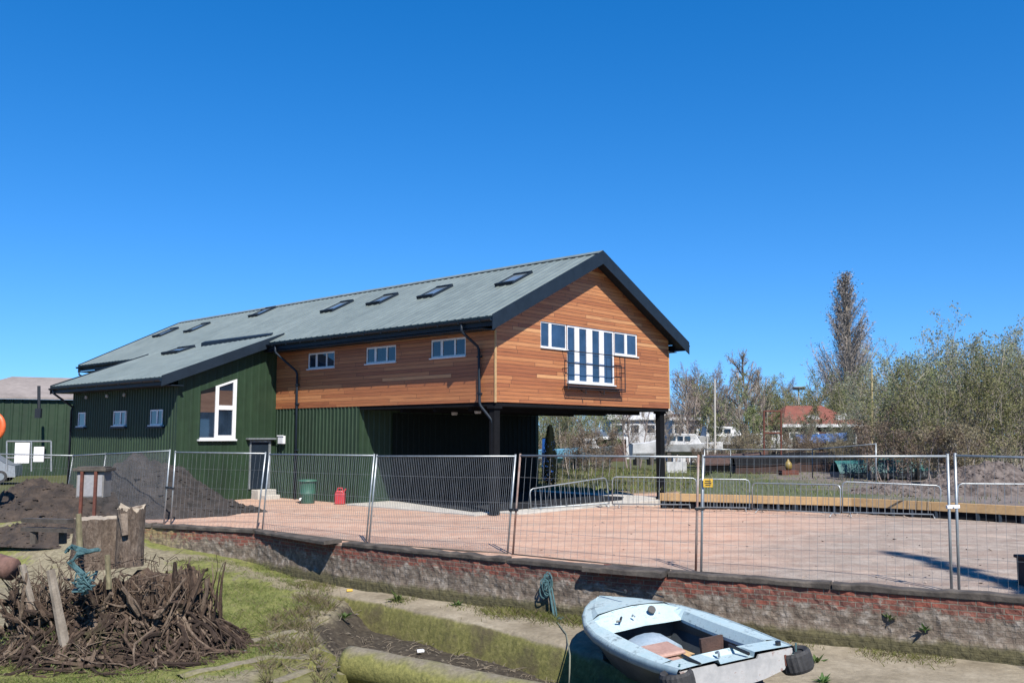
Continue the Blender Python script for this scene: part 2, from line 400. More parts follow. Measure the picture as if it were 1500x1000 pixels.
def dock_h(x, y):
    z = -0.97
    wd = wall_at(x) - y
    z += 0.50 * sstep(-3.5, -9.0, x) * sstep(4.0, 0.3, wd) + 0.55 * sstep(-8.6, -11.0, x) * sstep(3.0, 0.2, wd)
    z += 0.07 * fbm(x, y, 0.7) + 0.03 * nz(x, y, 1, 3.1)
    d = sd(x, y, TRENCH)
    soft = 0.22 if y > 12.5 and x > -2.6 else 0.8
    z -= 0.50 * sstep(-0.05, soft, d + .25 * fbm(x, y, 1.6))
    if x > -3.7 and d < 0.05: z -= 0.13 * sstep(-3.7, -3.2, x) * sstep(0.0, .3, wd)
    z += 0.05 * fbm(x, y, 2.2) * sstep(0, .5, d)
    if y < 7: z = z + 0.25 * sstep(7, 2, y)
    return z
def axis(lo, hi, st, c): return np.concatenate([c[0], np.arange(lo, hi, st), c[1]])
ax = axis(-11.0, 8.2, 0.085, ([-80, -40, -25, -18, -15, -13, -12], [8.6, 9.5, 11, 14, 20, 40, 100, 400]))
ay = axis(9.6, 24.2, 0.085, ([-200, -60, -20, -8, 0, 4, 6.5, 7.5, 8.3, 9.0], [24.6, 25.2, 26, 28, 30, 34]))
me = bpy.data.meshes.new('dock_bed'); V = []; idx = {}; cov = []
for j, y in enumerate(ay):
    for i, x in enumerate(ax):
        if y < wall_at(x) + 0.18:
            idx[(i, j)] = len(V); z = dock_h(x, y)
            V.append((x, y, z))
            if -11.5 < x < 8.5 and 9 < y < 25:
                g1 = max(sd(x, y, GRASS1), sd(x, y, GRASS2)); wd = wall_at(x) - y
                gm = sstep(-0.9, 0.5, g1); gm = max(gm, 0.75 * sstep(0.9, 0.25, wd) if x < -1 else 0.4 * sstep(.6, .1, wd))
                mu = sstep(-0.35, 0.7, sd(x, y, TRENCH)); al = sstep(-0.5, 0.4, sd(x, y, ALGAE))
                cov.append((gm, mu * (1 - al), al))
            else: cov.append((0.5, 0, 0))
F = []
for j in range(len(ay) - 1):
    for i in range(len(ax) - 1):
        q = [(i, j), (i + 1, j), (i + 1, j + 1), (i, j + 1)]
        if all(k in idx for k in q): F.append(tuple(idx[k] for k in q))
me.from_pydata(V, [], F); me.materials.append(M['dock'])
a_ = me.color_attributes.new('cover', 'FLOAT_COLOR', 'POINT')
a_.data.foreach_set('color', np.array([(*c, 1) for c in cov], dtype=np.float32).ravel())
me.polygons.foreach_set('use_smooth', [True] * len(F))
o = bpy.data.objects.new('dock_bed', me); COL.objects.link(o); tag(o, kind='structure')

# ------------------------------------------------------------------ concrete ledge along the foot of the wall
def ledge_mat():
    m, nt, bs = newmat('mossy_concrete')
    tc = N(nt, 'ShaderNodeTexCoord'); co = tc.outputs['Object']
    ge = N(nt, 'ShaderNodeNewGeometry'); sx = N(nt, 'ShaderNodeSeparateXYZ'); nt.links.new(ge.outputs['Normal'], sx.inputs[0])
    n1 = noise_n(nt, co, 1.4, 6, 0.65); n2 = noise_n(nt, co, 11.0, 6, 0.7)
    con = ramp(nt, n1, [(0.3, (0.20, 0.165, 0.11)), (0.5, (0.31, 0.265, 0.19)), (0.7, (0.42, 0.37, 0.28))])
    con = mixc(nt, 0.7, con, ramp(nt, n2, [(0.3, (0.65, 0.63, 0.6)), (0.7, (1.25, 1.22, 1.18))]), 'MULTIPLY')
    moss = ramp(nt, n2, [(0.3, (0.10, 0.10, 0.022)), (0.52, (0.20, 0.19, 0.048)), (0.75, (0.32, 0.29, 0.105))])
    moss = mixc(nt, ramp(nt, n1, [(0.48, (0, 0, 0)), (0.66, (.8, .8, .8))]), moss, (0.10, 0.075, 0.04))
    k = math_n(nt, 'SUBTRACT', 1.03, sx.outputs[2]); k = math_n(nt, 'ADD', k, math_n(nt, 'MULTIPLY_ADD', n1, 1.1, -0.52))
    c = mixc(nt, ramp(nt, k, [(0.34, (0, 0, 0)), (0.58, (1, 1, 1))]), con, moss)
    nt.links.new(c, bs.inputs['Base Color']); bs.inputs['Roughness'].default_value = 0.9
    bump_n(nt, bs, math_n(nt, 'ADD', n2, n1), 0.5, 0.04)
    return m
M['ledge'] = ledge_mat()
fe = [(330, 838), (420, 857), (495, 869), (600, 891), (750, 924), (860, 953)]
FR = [Vector((gnd(u, v, -0.9).x, gnd(u, v, -0.9).y)) for u, v in fe] + [Vector(p) for p in [(1.9, 12.95), (2.75, 12.0), (3.2, 10.6), (3.6, 8.0)]]
BKx = [-6.3, -4.9, -3.6, -2.3, 0.2, 2.0, 4.2, 5.6, 8.0, 13.0]
prof_rows = []
def ipol(L, t):
    k = min(int(t), len(L) - 2); f = t - k; return L[k] * (1 - f) + L[k + 1] * f
nseg = 150
for i in range(nseg + 1):
    t = i / nseg * (len(FR) - 1)
    fr = ipol(FR, t); bx = ipol(BKx, t); bk = Vector((bx, wall_at(bx) + 0.05))
    d = (bk - fr); L = d.length; d.normalize()
    fade = sstep(0.0, 1.6, t)          # the ledge dies into the bank at its left end
    zt = -0.90 + 0.012 * nz(fr.x, fr.y, 0, 1.3)
    step = 0.05 if int(t * 1.3) % 2 else 0.0
    row = []
    hgt = 0.06 + 0.62 * fade
    wob = 0.05 * nz(t * 3.1, 4.0) + 0.02 * nz(t * 11.0, 2.0)
    crack = -0.03 if abs((t * 1.55) % 1.0) < 0.012 else 0.0
    for kk in range(8):
        f = 1 - kk / 7.0 * (1 - 0.28 / L)
        p = fr + d * (L * f)
        row.append((p.x, p.y, zt + 0.03 * fbm(p.x, p.y, 1.1) + crack + (0.05 * f)))
    for (ox, oz) in [(0.13, -0.012), (0.07, -0.04), (0.02, -0.09), (-0.02, -0.18), (-0.07, -0.34), (-0.13, -hgt * .8), (-0.18, -hgt)]:
        p = fr + d * (ox + wob + 0.02 * nz(t * 5, oz * 9))
        row.append((p.x, p.y, zt + oz * (0.3 + 0.7 * fade)))
    prof_rows.append(row)
b = MB(); b.grid(prof_rows); o = b.build('concrete_ledge', M['ledge'], smooth=True); tag(o, kind='structure')

# ------------------------------------------------------------------ brick quay wall
def brick_mat():
    m, nt, bs = newmat('old_quay_brick')
    uv = N(nt, 'ShaderNodeUVMap'); uv.uv_map = 'UVMap'; co = uv.outputs[0]
    sx = N(nt, 'ShaderNodeSeparateXYZ'); nt.links.new(co, sx.inputs[0])
    nd = noise_n(nt, co, 4.0, 3, 0.5, 1)
    wv = N(nt, 'ShaderNodeVectorMath', operation='SCALE'); nt.links.new(nd, wv.inputs[0]); wv.inputs['Scale'].default_value = 0.022
    ad = N(nt, 'ShaderNodeVectorMath', operation='ADD'); nt.links.new(co, ad.inputs[0]); nt.links.new(wv.outputs[0], ad.inputs[1])
    bt = N(nt, 'ShaderNodeTexBrick'); nt.links.new(ad.outputs[0], bt.inputs['Vector'])
    bt.inputs['Scale'].default_value = 1.0; bt.inputs['Brick Width'].default_value = 0.235; bt.inputs['Row Height'].default_value = 0.082
    bt.inputs['Mortar Size'].default_value = 0.009; bt.inputs['Mortar Smooth'].default_value = 0.3; bt.inputs['Bias'].default_value = -0.1
    bt.inputs['Color1'].default_value = (0.25, 0.072, 0.046, 1); bt.inputs['Color2'].default_value = (0.12, 0.055, 0.045, 1); bt.inputs['Mortar'].default_value = (0.21, 0.18, 0.145, 1)
    n1 = noise_n(nt, co, 1.7, 6, 0.7); n2 = noise_n(nt, co, 14.0, 5, 0.7); n3 = noise_n(nt, co, 5.0, 5, 0.7)
    c = mixc(nt, 0.7, bt.outputs[0], ramp(nt, n2, [(0.3, (0.55, 0.53, 0.5)), (0.7, (1.35, 1.3, 1.25))]), 'MULTIPLY')
    v = sx.outputs[1]      # 0 at the top of the wall, negative downward
    # lime bloom over the middle courses
    k = math_n(nt, 'MULTIPLY_ADD', v, -2.4, -0.46); k = math_n(nt, 'ADD', k, math_n(nt, 'MULTIPLY_ADD', n1, 1.5, -0.75)); k = math_n(nt, 'ADD', k, math_n(nt, 'MULTIPLY_ADD', n3, 1.5, -0.75))
    pale = ramp(nt, n3, [(0.28, (0.085, 0.062, 0.046)), (0.49, (0.19, 0.155, 0.12)), (0.74, (0.46, 0.42, 0.375))])
    pale = mixc(nt, math_n(nt, 'MULTIPLY', bt.outputs[1], 0.3), pale, (0.16, 0.135, 0.105))
    pale = mixc(nt, 0.6, pale, ramp(nt, n2, [(0.3, (0.5, 0.48, 0.45)), (0.7, (1.4, 1.38, 1.35))]), 'MULTIPLY')
    c = mixc(nt, ramp(nt, k, [(0.0, (0, 0, 0)), (0.3, (0.95, 0.95, 0.95))]), c, pale)
    # yellow lichen toward the left end
    yl = math_n(nt, 'ADD', math_n(nt, 'MULTIPLY_ADD', sx.outputs[0], -0.25, 0.75), math_n(nt, 'MULTIPLY_ADD', n3, 2.4, -1.5))
    c = mixc(nt, ramp(nt, yl, [(0.15, (0, 0, 0)), (0.6, (0.8, 0.8, 0.8))]), c, (0.34, 0.27, 0.12))
    # damp moss at the foot
    kk = math_n(nt, 'MULTIPLY_ADD', v, -4.6, -2.75); kk = math_n(nt, 'ADD', kk, math_n(nt, 'MULTIPLY_ADD', n1, 1.6, -0.8))
    moss = ramp(nt, n2, [(0.3, (0.045, 0.040, 0.012)), (0.7, (0.13, 0.115, 0.045))])
    c = mixc(nt, ramp(nt, kk, [(0.0, (0, 0, 0)), (0.4, (0.95, 0.95, 0.95))]), c, moss)
    nt.links.new(c, bs.inputs['Base Color']); bs.inputs['Roughness'].default_value = 0.9
    h = math_n(nt, 'ADD', math_n(nt, 'MULTIPLY', bt.outputs[1], -0.8), math_n(nt, 'MULTIPLY', n3, 1.2))
    bump_n(nt, bs, math_n(nt, 'ADD', h, math_n(nt, 'MULTIPLY', n2, 0.4)), 0.9, 0.03)
    return m
M['brick'] = brick_mat()
def polyline_walk(P, step):
    out = []; s = 0
    for a, b in zip(P, P[1:]):
        L = (b - a).length; n = max(1, int(L / step))
        for i in range(n): out.append((a + (b - a) * (i / n), s + L * i / n, (b - a).normalized()))
        s += L
    out.append((P[-1], s, (P[-1] - P[-2]).normalized())); return out
WP = [Vector((-11.0, wall_at(-11.0)))] + [w_ for w_ in WALL if -11 < w_.x < 13]
wk = polyline_walk(WP, 0.06)
s0 = [s for p, s, d in wk if p.x <= -9.2][-1]
bq = thing('brick_wall', 'old brick quay wall with lime stains and moss along the empty dock', 'wall', (0, 0, 0))
zs = [-0.005] + list(np.arange(-0.07, -1.2, -0.07)) + [-1.25]
Vv, UV, Ff = [], [], []
for (p, s, d) in wk:
    nn = Vector((d.y, -d.x))
    for z in zs:
        rel = max(0.0, -z - 0.15)
        off = 0.03 * fbm(s, z, 2.2, 3) + 0.020 * nz(s, z, 5, 9.0) + 0.05 * sstep(0.55, 0.75, -z) * (1 + nz(s, 1, 0, 1.1))
        off = off if z < -0.03 else 0.0
        q = p + nn * (0.02 + off)
        Vv.append((q.x, q.y, z)); UV.append((s - s0, z))
nzc = len(zs); nrow = len(wk)
for i in range(nrow - 1):
    for j in range(nzc - 1): Ff.append((i * nzc + j, i * nzc + j + 1, (i + 1) * nzc + j + 1, (i + 1) * nzc + j))
base = len(Vv)
for (p, s, d) in wk:          # top and back
    nn = Vector((d.y, -d.x)); q = p - nn * 0.34
    Vv += [(q.x, q.y, -0.005), (q.x, q.y, -1.25)]; UV += [(s - s0, -0.01), (s - s0, -1.2)]
for i in range(nrow - 1):
    Ff.append((i * nzc, (i + 1) * nzc, base + 2 * (i + 1), base + 2 * i))
    Ff.append((base + 2 * i, base + 2 * (i + 1), base + 2 * (i + 1) + 1, base + 2 * i + 1))
me = bpy.data.meshes.new('brickwork'); me.from_pydata(Vv, [], Ff); me.materials.append(M['brick'])
ul = me.uv_layers.new(name='UVMap')
li = np.zeros(len(me.loops), dtype=np.int32); me.loops.foreach_get('vertex_index', li)
ul.data.foreach_set('uv', np.array(UV, dtype=np.float32)[li].ravel())
o = bpy.data.objects.new('brickwork', me); COL.objects.link(o); o.parent = bq
bm = bmesh.new(); bm.from_mesh(me); bmesh.ops.recalc_face_normals(bm, faces=bm.faces); bm.to_mesh(me); bm.free()

# timber balks along the wall top: (x from, x to, overhang from, overhang to, thickness, label)
def balk(x0, x1, o0, o1, th, label, back=0.17, z0=0.0, z1=None, twist=0):
    z1 = z0 if z1 is None else z1
    b = MB(); rows = []
    n = max(4, int(abs(x1 - x0) / 0.12))
    for i in range(n + 1):
        t = i / n; x = x0 + (x1 - x0) * t
        p = Vector((x, wall_at(x))); nn = wall_n(x); ov = o0 + (o1 - o0) * t
        zb = z0 + (z1 - z0) * t
        e = 0.5 * (nz(x, x0, 0, 1.7))
        a = p + nn * (ov + 0.03 * e + 0.03 * nz(x, 3, 0, 6)); c = p - nn * (back + 0.02 * e)
        zt = zb + th + 0.032 * nz(x, 9, x0, 2.3) + 0.022 * nz(x, 5, x0, 9); r = 0.022
        ring = [(c.x, c.y, zb), (a.x, a.y, zb), ]
        q = a
        ring += [(q.x, q.y, zt - r)]
        q = a - nn * r; ring += [(q.x, q.y, zt)]
        m1 = (a * 0.45 + c * 0.55); ring += [(m1.x, m1.y, zt + 0.008 * nz(x, 5, 0, 7))]
        q = c; ring += [(q.x, q.y, zt)]
        rows.append(ring)
    b.grid(rows, closed=True)
    nr = len(rows[0]); b.f.append(tuple(range(nr))); b.m.append(0); b.f.append(tuple((len(rows) - 1) * nr + k for k in range(nr))); b.m.append(0)
    o = b.build('timber_balk', M['timber'], bevel=0)
    return tag(o, label, 'timber', 'timber balks capping the quay wall')
balk(-10.9, -9.25, 0.05, 0.05, 0.10, 'weathered timber capping at far left of the quay wall behind the tree stump')
balk(-9.2, -6.25, 0.06, 0.08, 0.09, 'thin weathered capping plank on the quay wall beside the dark soil heap')
balk(-6.2, -3.78, 0.06, 0.36, 0.07, 'loose capping plank swung out over the dock with a triangular shadow under it', back=0.12, z1=0.03)
balk(-3.62, -0.1, 0.05, 0.06, 0.08, 'grey capping timber on the wall between the swung plank and the teal rope', z0=0.005)
balk(-0.08, 1.30, 0.05, 0.07, 0.08, 'short grey capping timber on the wall directly above the teal rope')
balk(1.33, 2.62, 0.22, 0.28, 0.09, 'capping timber jutting forward above the dinghy bow, with a dark shadow below')
balk(2.65, 4.95, 0.05, 0.06, 0.085, 'dark capping timber on the wall behind the dinghy cockpit')
balk(4.98, 12.9, 0.05, 0.07, 0.09, 'long dark capping timber at the right end of the quay wall')

# ------------------------------------------------------------------ main building, local frame: X across, Y away from the gable, Z up
TH = math.radians(47.86); NB = Vector((-0.494, 26.734, 0))
WD = 9.54; L1 = 11.52; Y1 = 6.46; YE = 27.8; ZC = 3.336
OH, EV = 0.62, 0.48; ZR = 8.51; ZE = 5.787; SL = (ZR - ZE) / (WD / 2 + 0.69)
def zroof(X): return ZR - SL * abs(X - WD / 2)
ZE = zroof(-OH)
XK = -3.96; YK = 20.34
H = thing('boat_house', 'large green metal boathouse with cedar clad upper storey overhanging on posts', 'building', NB, TH)
def hb(b, name, mats, parent=H, **kw): return b.build(name, mats, parent, local=True, **kw)

def wall_holes(b, plane, const, a0, a1, z0, ztop, holes, outw, depth=0.12, splits=(), m=0):
    """vertical wall with rectangular holes; plane 'X': wall at X=const spanning Y, plane 'Y': wall at Y=const spanning X"""
    def P(a, z, c): return (c, a, z) if plane == 'X' else (a, c, z)
    xs = sorted(set([a0, a1, *splits] + [h[0] for h in holes] + [h[1] for h in holes]))
    inn = const - outw * depth
    for p, q in zip(xs, xs[1:]):
        if q - p < 1e-6: continue
        hs_ = sorted([(h[2], h[3]) for h in holes if h[0] <= p + 1e-6 and h[1] >= q - 1e-6])
        z = z0
        for (h0, h1) in hs_:
            if h0 - z > 1e-5: b.add([P(p, z, const), P(q, z, const), P(q, h0, const), P(p, h0, const)], [(0, 1, 2, 3)], m)
            z = h1
        b.add([P(p, z, const), P(q, z, const), P(q, ztop(q), const), P(p, ztop(p), const)], [(0, 1, 2, 3)], m)
    for (h0, h1, z0_, z1_) in holes:
        for (A, Bq) in [((h0, z0_), (h1, z0_)), ((h1, z0_), (h1, z1_)), ((h1, z1_), (h0, z1_)), ((h0, z1_), (h0, z0_))]:
            b.add([P(A[0], A[1], const), P(Bq[0], Bq[1], const), P(Bq[0], Bq[1], inn), P(A[0], A[1], inn)], [(0, 1, 2, 3)], m)

# cedar cladding: side and gable
LW = [(7.89, 9.5, 4.76, 5.34), (4.54, 6.12, 4.77, 5.34), (1.26, 2.84, 4.78, 5.37)]
b = MB(); wall_holes(b, 'X', 0.0, 0.0, L1 - 0.005, ZC, lambda a: 5.50, LW, -1, 0.10)
o = hb(b, 'cladding_side', M['cedar'], fix=False); o['label'] = 'cedar boards on the long side, half in eaves shade'
GW = [(2.09, 3.20, 5.12, 5.95), (3.40, 6.06, 4.06, 5.95), (6.06, 7.48, 5.14, 5.95)]
GH = [(2.09, 3.42, 5.12, 5.95), (3.42, 6.06, 4.06, 5.95), (6.06, 7.48, 5.14, 5.95)]
zsof = lambda X: zroof(X) - 0.16
b = MB(); wall_holes(b, 'Y', 0.0, 0.0, WD, ZC, zsof, GH, -1, 0.10, splits=(WD / 2,))
o = hb(b, 'cladding_gable', M['cedar'], fix=False); o['label'] = 'cedar boards on the sunlit gable end'
b = MB(); wall_holes(b, 'X', WD, 0.0, L1, ZC, lambda a: 5.50, [], 1, 0.1); hb(b, 'cladding_side', M['cedar'])
# corner trims
b = MB(); b.box(-0.022, 0.035, -0.022, 0.035, ZC - 0.02, 5.50); hb(b, 'corner_trim', M['plank'], bevel=0.006)
b = MB(); b.box(WD - 0.035, WD + 0.022, -0.022, 0.035, ZC - 0.02, 5.50); hb(b, 'corner_trim', M['plank'], bevel=0.006)
# underside of the overhang
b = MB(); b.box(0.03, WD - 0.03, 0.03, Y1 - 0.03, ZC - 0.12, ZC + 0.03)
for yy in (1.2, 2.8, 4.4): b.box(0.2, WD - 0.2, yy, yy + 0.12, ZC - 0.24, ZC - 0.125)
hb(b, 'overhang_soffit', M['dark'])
for (xx, yy) in ((1.2, 1.9), (2.4, 4.2)):
    b = MB(); b.lathe((xx, yy, ZC - 0.30), [(0.09, 0), (0.11, 0.03), (0.11, 0.17)], 12); hb(b, 'soffit_light', M['whitedirty'])

def rib_profile(a0, a1, pitch, depth):
    pts = []; a = a0
    while a < a1 - 1e-6:
        for fr, dd in ((0, 0), (0.56, 0), (0.66, 1), (0.86, 1), (0.96, 0)):
            q = a + fr * pitch
            if q < a1: pts.append((q, dd * depth))
        a += pitch
    pts.append((a1, 0)); return pts
def ribbed_wall(name, plane, const, a0, a1, z0, ztop, outw, mt, pitch=0.21, depth=0.034, parent=H, label=None):
    b = MB(); pr = rib_profile(a0, a1, pitch, depth); vs = []
    def P(a, z, c): return (c, a, z) if plane == 'X' else (a, c, z)
    for (a, dd) in pr:
        vs += [P(a, z0, const + outw * dd), P(a, ztop(a), const + outw * dd)]
    b.add(vs, [(2 * i, 2 * i + 2, 2 * i + 3, 2 * i + 1) for i in range(len(pr) - 1)])
    o = hb(b, name, mt, parent)
    if label: o['label'] = label
    return o
ribbed_wall('metal_wall', 'X', 0.035, Y1, L1, -0.15, lambda a: ZC, -1, M['green'], 0.21, label='ribbed green wall below the cedar side')
ribbed_wall('metal_wall', 'Y', Y1, 0.04, WD, -0.15, lambda a: ZC - 0.05, -1, M['green'], 0.24, label='ribbed green wall in deep shade under the overhang')
ribbed_wall('metal_wall', 'X', 0.02, L1, YE, -0.3, lambda a: 5.50, -1, M['green'], label='ribbed green side wall behind the low lean-to')
ribbed_wall('metal_wall', 'X', WD, Y1, YE, -0.3, lambda a: 5.50, 1, M['green'])
ribbed_wall('metal_wall', 'Y', YE, 0.0, WD / 2, -0.3, zsof, 1, M['green']); ribbed_wall('metal_wall', 'Y', YE, WD / 2, WD, -0.3, zsof, 1, M['green'])
b = MB(); pr = rib_profile(1.5, 9.3, 0.27, 0.03); vs = []  # near-black ribbed sheet added over the green wall to deepen the overhang's shade
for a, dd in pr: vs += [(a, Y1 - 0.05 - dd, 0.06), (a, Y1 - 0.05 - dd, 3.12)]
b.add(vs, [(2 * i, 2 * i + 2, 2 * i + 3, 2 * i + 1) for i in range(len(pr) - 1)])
M['shadedark'] = mat('painted_shade_sheet', (0.006, 0.012, 0.011), (0.010, 0.017, 0.015), 0.6, 0.65, spec=.12)
o = hb(b, 'shade_sheet', M['shadedark']); o['label'] = 'dark ribbed sheet standing in for deep shade under the overhang'
# lean-to walls
EX, EZ = -4.72, 4.34
zlean = lambda X: EZ + (X - EX) * 0.388
ribbed_wall('lean_to_wall', 'X', XK, L1, YK, -0.45, lambda a: zlean(XK) - 0.22, -1, M['green'], 0.21, label='long ribbed lean-to wall, shaded by its eaves at the top')
ribbed_wall('lean_to_wall', 'Y', L1, XK, 0.02, -0.45, lambda a: zlean(a) - 0.20, -1, M['green2'], 0.30, 0.005, label='sunlit smooth green end wall of the lean-to')
ribbed_wall('lean_to_wall', 'Y', YK, XK, 0.02, -0.45, lambda a: zlean(a) - 0.20, 1, M['green'])
b = MB(); b.box(XK - 0.05, XK + 0.05, L1 - 0.05, L1 + 0.05, -0.45, zlean(XK) - 0.24); hb(b, 'corner_flashing', M['green2'])

# roof sheets
def ruled_roof(name, outp, inp, nrm, a0, a1, pitch, depth, mt):
    b = MB(); pr = rib_profile(a0, a1, pitch, depth); top = []; bot = []
    nrm = Vector(nrm).normalized(); vs = []
    for (a, dd) in pr:
        o_, i_ = Vector(outp(a)), Vector(inp(a))
        vs += [o_ + nrm * dd, i_ + nrm * dd, o_ - nrm * 0.05, i_ - nrm * 0.05]
    fs = []
    for i in range(len(pr) - 1):
        k = 4 * i
        fs += [(k, k + 4, k + 5, k + 1), (k + 2, k + 3, k + 7, k + 6), (k, k + 2, k + 6, k + 4), (k + 1, k + 5, k + 7, k + 3)]
    n = len(pr) - 1
    fs += [(0, 1, 3, 2), (4 * n, 4 * n + 2, 4 * n + 3, 4 * n + 1)]
    b.add(vs, fs); return hb(b, name, mt)
YF = YE + EV
ruled_roof('roof_sheet', lambda a: (-OH, a, zroof(-OH)), lambda a: (WD / 2 - 0.02, a, zroof(WD / 2 - 0.02)), (-SL, 0, 1), -EV, YF, 0.333, 0.014, M['roof'])
ruled_roof('roof_sheet', lambda a: (WD + OH, a, zroof(WD + OH)), lambda a: (WD / 2 + 0.02, a, zroof(WD / 2 + 0.02)), (SL, 0, 1), -EV, YF, 0.333, 0.014, M['roof'])
b = MB()
b.prism([(WD / 2 - 0.22, -EV - .01, zroof(WD / 2 - .22) + 0.045), (WD / 2, -EV - .01, ZR + 0.055), (WD / 2 + 0.22, -EV - .01, zroof(WD / 2 + .22) + 0.045), (WD / 2, -EV - .01, ZR + 0.02)], (0, YF + EV, 0))
rc = hb(b, 'ridge_cap', M['roof'])
b = MB(); rr = []     # dark notched closer strip along the ridge cap
a = -EV + 0.1
while a < YF - 0.3:
    for (fa, hh) in ((0, .004), (.06, .004), (.07, .032), (.24, .032), (.25, .004)):
        X = WD / 2 - 0.236; z = zroof(X) + 0.008; rr.append([(X, a + fa, z), (X + .004, a + fa, z + hh), (X + .03, a + fa, z + hh + .012), (X + .03, a + fa, z)])
    a += 0.333
b.grid(rr, closed=True); hb(b, 'ridge_closer', M['navy'])
# lean-to roof
YA, YB = L1 - 0.34, YK + 0.36
def lean_in(a):
    t = (a - YA) / (YB - YA); X = 0.10 + (-0.72 - 0.10) * t
    return (X, a, max(zlean(X), zroof(X) + 0.03) if t < 0.93 else zlean(X))
ruled_roof('lean_to_roof', lambda a: (EX, a, EZ), lean_in, (-0.388, 0, 1), YA, YB, 0.333, 0.014, M['roof'])
# raised dark flashing where the lean-to roof meets the main slope
b = MB()
p0 = Vector((0.14, 12.3, zroof(0.14) + 0.03)); p1 = Vector((-0.22, 16.9, zroof(-0.22) + 0.03))
up = Vector((0, 0, 1)); inn = Vector((0.16, 0, 0.08))
b.hexa([p0, p1, p1 + inn, p0 + inn, p0 + up * 0.05, p1 + up * 0.17, p1 + up * 0.17 + inn, p0 + up * 0.05 + inn])
hb(b, 'step_flashing', M['navy'])
# fascias, barge boards, soffits
def barge(X0, X1, Y, th, h, name='barge_board'):
    b = MB(); z0, z1 = zroof(X0), zroof(X1)
    t = 0.045
    b.hexa([(X0, Y, z0 - h + t), (X1, Y, z1 - h + t), (X1, Y + th, z1 - h + t), (X0, Y + th, z0 - h + t),
            (X0, Y, z0 + t), (X1, Y, z1 + t), (X1, Y + th, z1 + t), (X0, Y + th, z0 + t)])
    return hb(b, name, M['navy'])
barge(-OH - 0.04, WD / 2, -EV - 0.035, 0.03, 0.46); barge(WD / 2, WD + OH + 0.04, -EV - 0.035, 0.03, 0.46)
barge(-OH, WD / 2, YF + 0.005, 0.03, 0.40); barge(WD / 2, WD + OH, YF + 0.005, 0.03, 0.40)
b = MB()
for (X0, X1) in ((-OH, WD / 2), (WD / 2, WD + OH)):
    b.hexa([(X0, -EV, zroof(X0) - 0.24), (X1, -EV, zroof(X1) - 0.24), (X1, 0.02, zroof(X1) - 0.24), (X0, 0.02, zroof(X0) - 0.24),
            (X0, -EV, zroof(X0) - 0.20), (X1, -EV, zroof(X1) - 0.20), (X1, 0.02, zroof(X1) - 0.20), (X0, 0.02, zroof(X0) - 0.20)])
hb(b, 'verge_soffit', M['navy'])
b = MB(); b.box(-OH + 0.01, -OH + 0.0352, -EV, YF, ZE - 0.30, ZE - 0.06); b.box(-OH + 0.035, 0.03, 0.0, YF, 5.47, 5.50); hb(b, 'eaves_fascia', M['navy'])
b = MB(); b.box(WD + OH - 0.035, WD + OH - 0.01, -EV, YF, ZE - 0.30, ZE - 0.06); b.box(WD - 0.03, WD + OH - 0.035, 0.0, YF, 5.47, 5.50); hb(b, 'eaves_fascia', M['navy'])
def gutter(X, Y0, Y1_, z, r=0.075):
    b = MB(); rows = []
    for Y in (Y0, Y1_):
        rows.append([(X + r * math.cos(t), Y, z + r * math.sin(t)) for t in np.linspace(math.pi, 2 * math.pi, 9)] +
                    [(X + (r - .012) * math.cos(t), Y, z + (r - .012) * math.sin(t)) for t in np.linspace(2 * math.pi, math.pi, 9)])
    b.grid(rows, closed=True); n = 9
    for k in range(2):
        for i in range(8): b.f.append((k * 18 + i, k * 18 + i + 1, k * 18 + 16 - i, k * 18 + 17 - i)); b.m.append(0)
    Y = Y0 + 0.4
    while Y < Y1_: b.box(X - r - .006, X + r, Y, Y + .03, z - r - .006, z - r + .02); Y += 0.9
    return hb(b, 'gutter', M['navy'])
gutter(-OH - 0.065, -EV, YF, ZE - 0.09); gutter(WD + OH + 0.065, -EV, YF, ZE - 0.09)
gutter(EX - 0.06, YA, YB, EZ - 0.09)
b = MB(); b.box(EX + 0.0, EX + 0.03, YA, YB, EZ - 0.29, EZ - 0.055); b.box(EX + 0.03, XK + 0.03, YA + .03, YB - .03, EZ - 0.29, EZ - 0.262); hb(b, 'lean_to_fascia', M['navy'])
for Y in (YA - 0.03, YB):
    b = MB()
    X1 = 0.06 if Y < 15 else -0.66
    b.hexa([(EX - .05, Y, EZ - 0.33), (X1, Y, zlean(X1) - 0.33), (X1, Y + .03, zlean(X1) - 0.33), (EX - .05, Y + .03, EZ - 0.33),
            (EX - .05, Y, EZ + 0.035), (X1, Y, zlean(X1) + 0.045), (X1, Y + .03, zlean(X1) + 0.045), (EX - .05, Y + .03, EZ + 0.035)])
    hb(b, 'lean_to_barge', M['navy'])
b = MB(); b.hexa([(EX + .04, YA, EZ - 0.15), (0, YA, zlean(0) - 0.15), (0, L1, zlean(0) - 0.15), (EX + .04, L1, EZ - 0.15),
                  (EX + .04, YA, EZ - 0.11), (0, YA, zlean(0) - 0.11), (0, L1, zlean(0) - 0.11), (EX + .04, L1, EZ - 0.11)]); hb(b, 'lean_to_soffit', M['navy'])

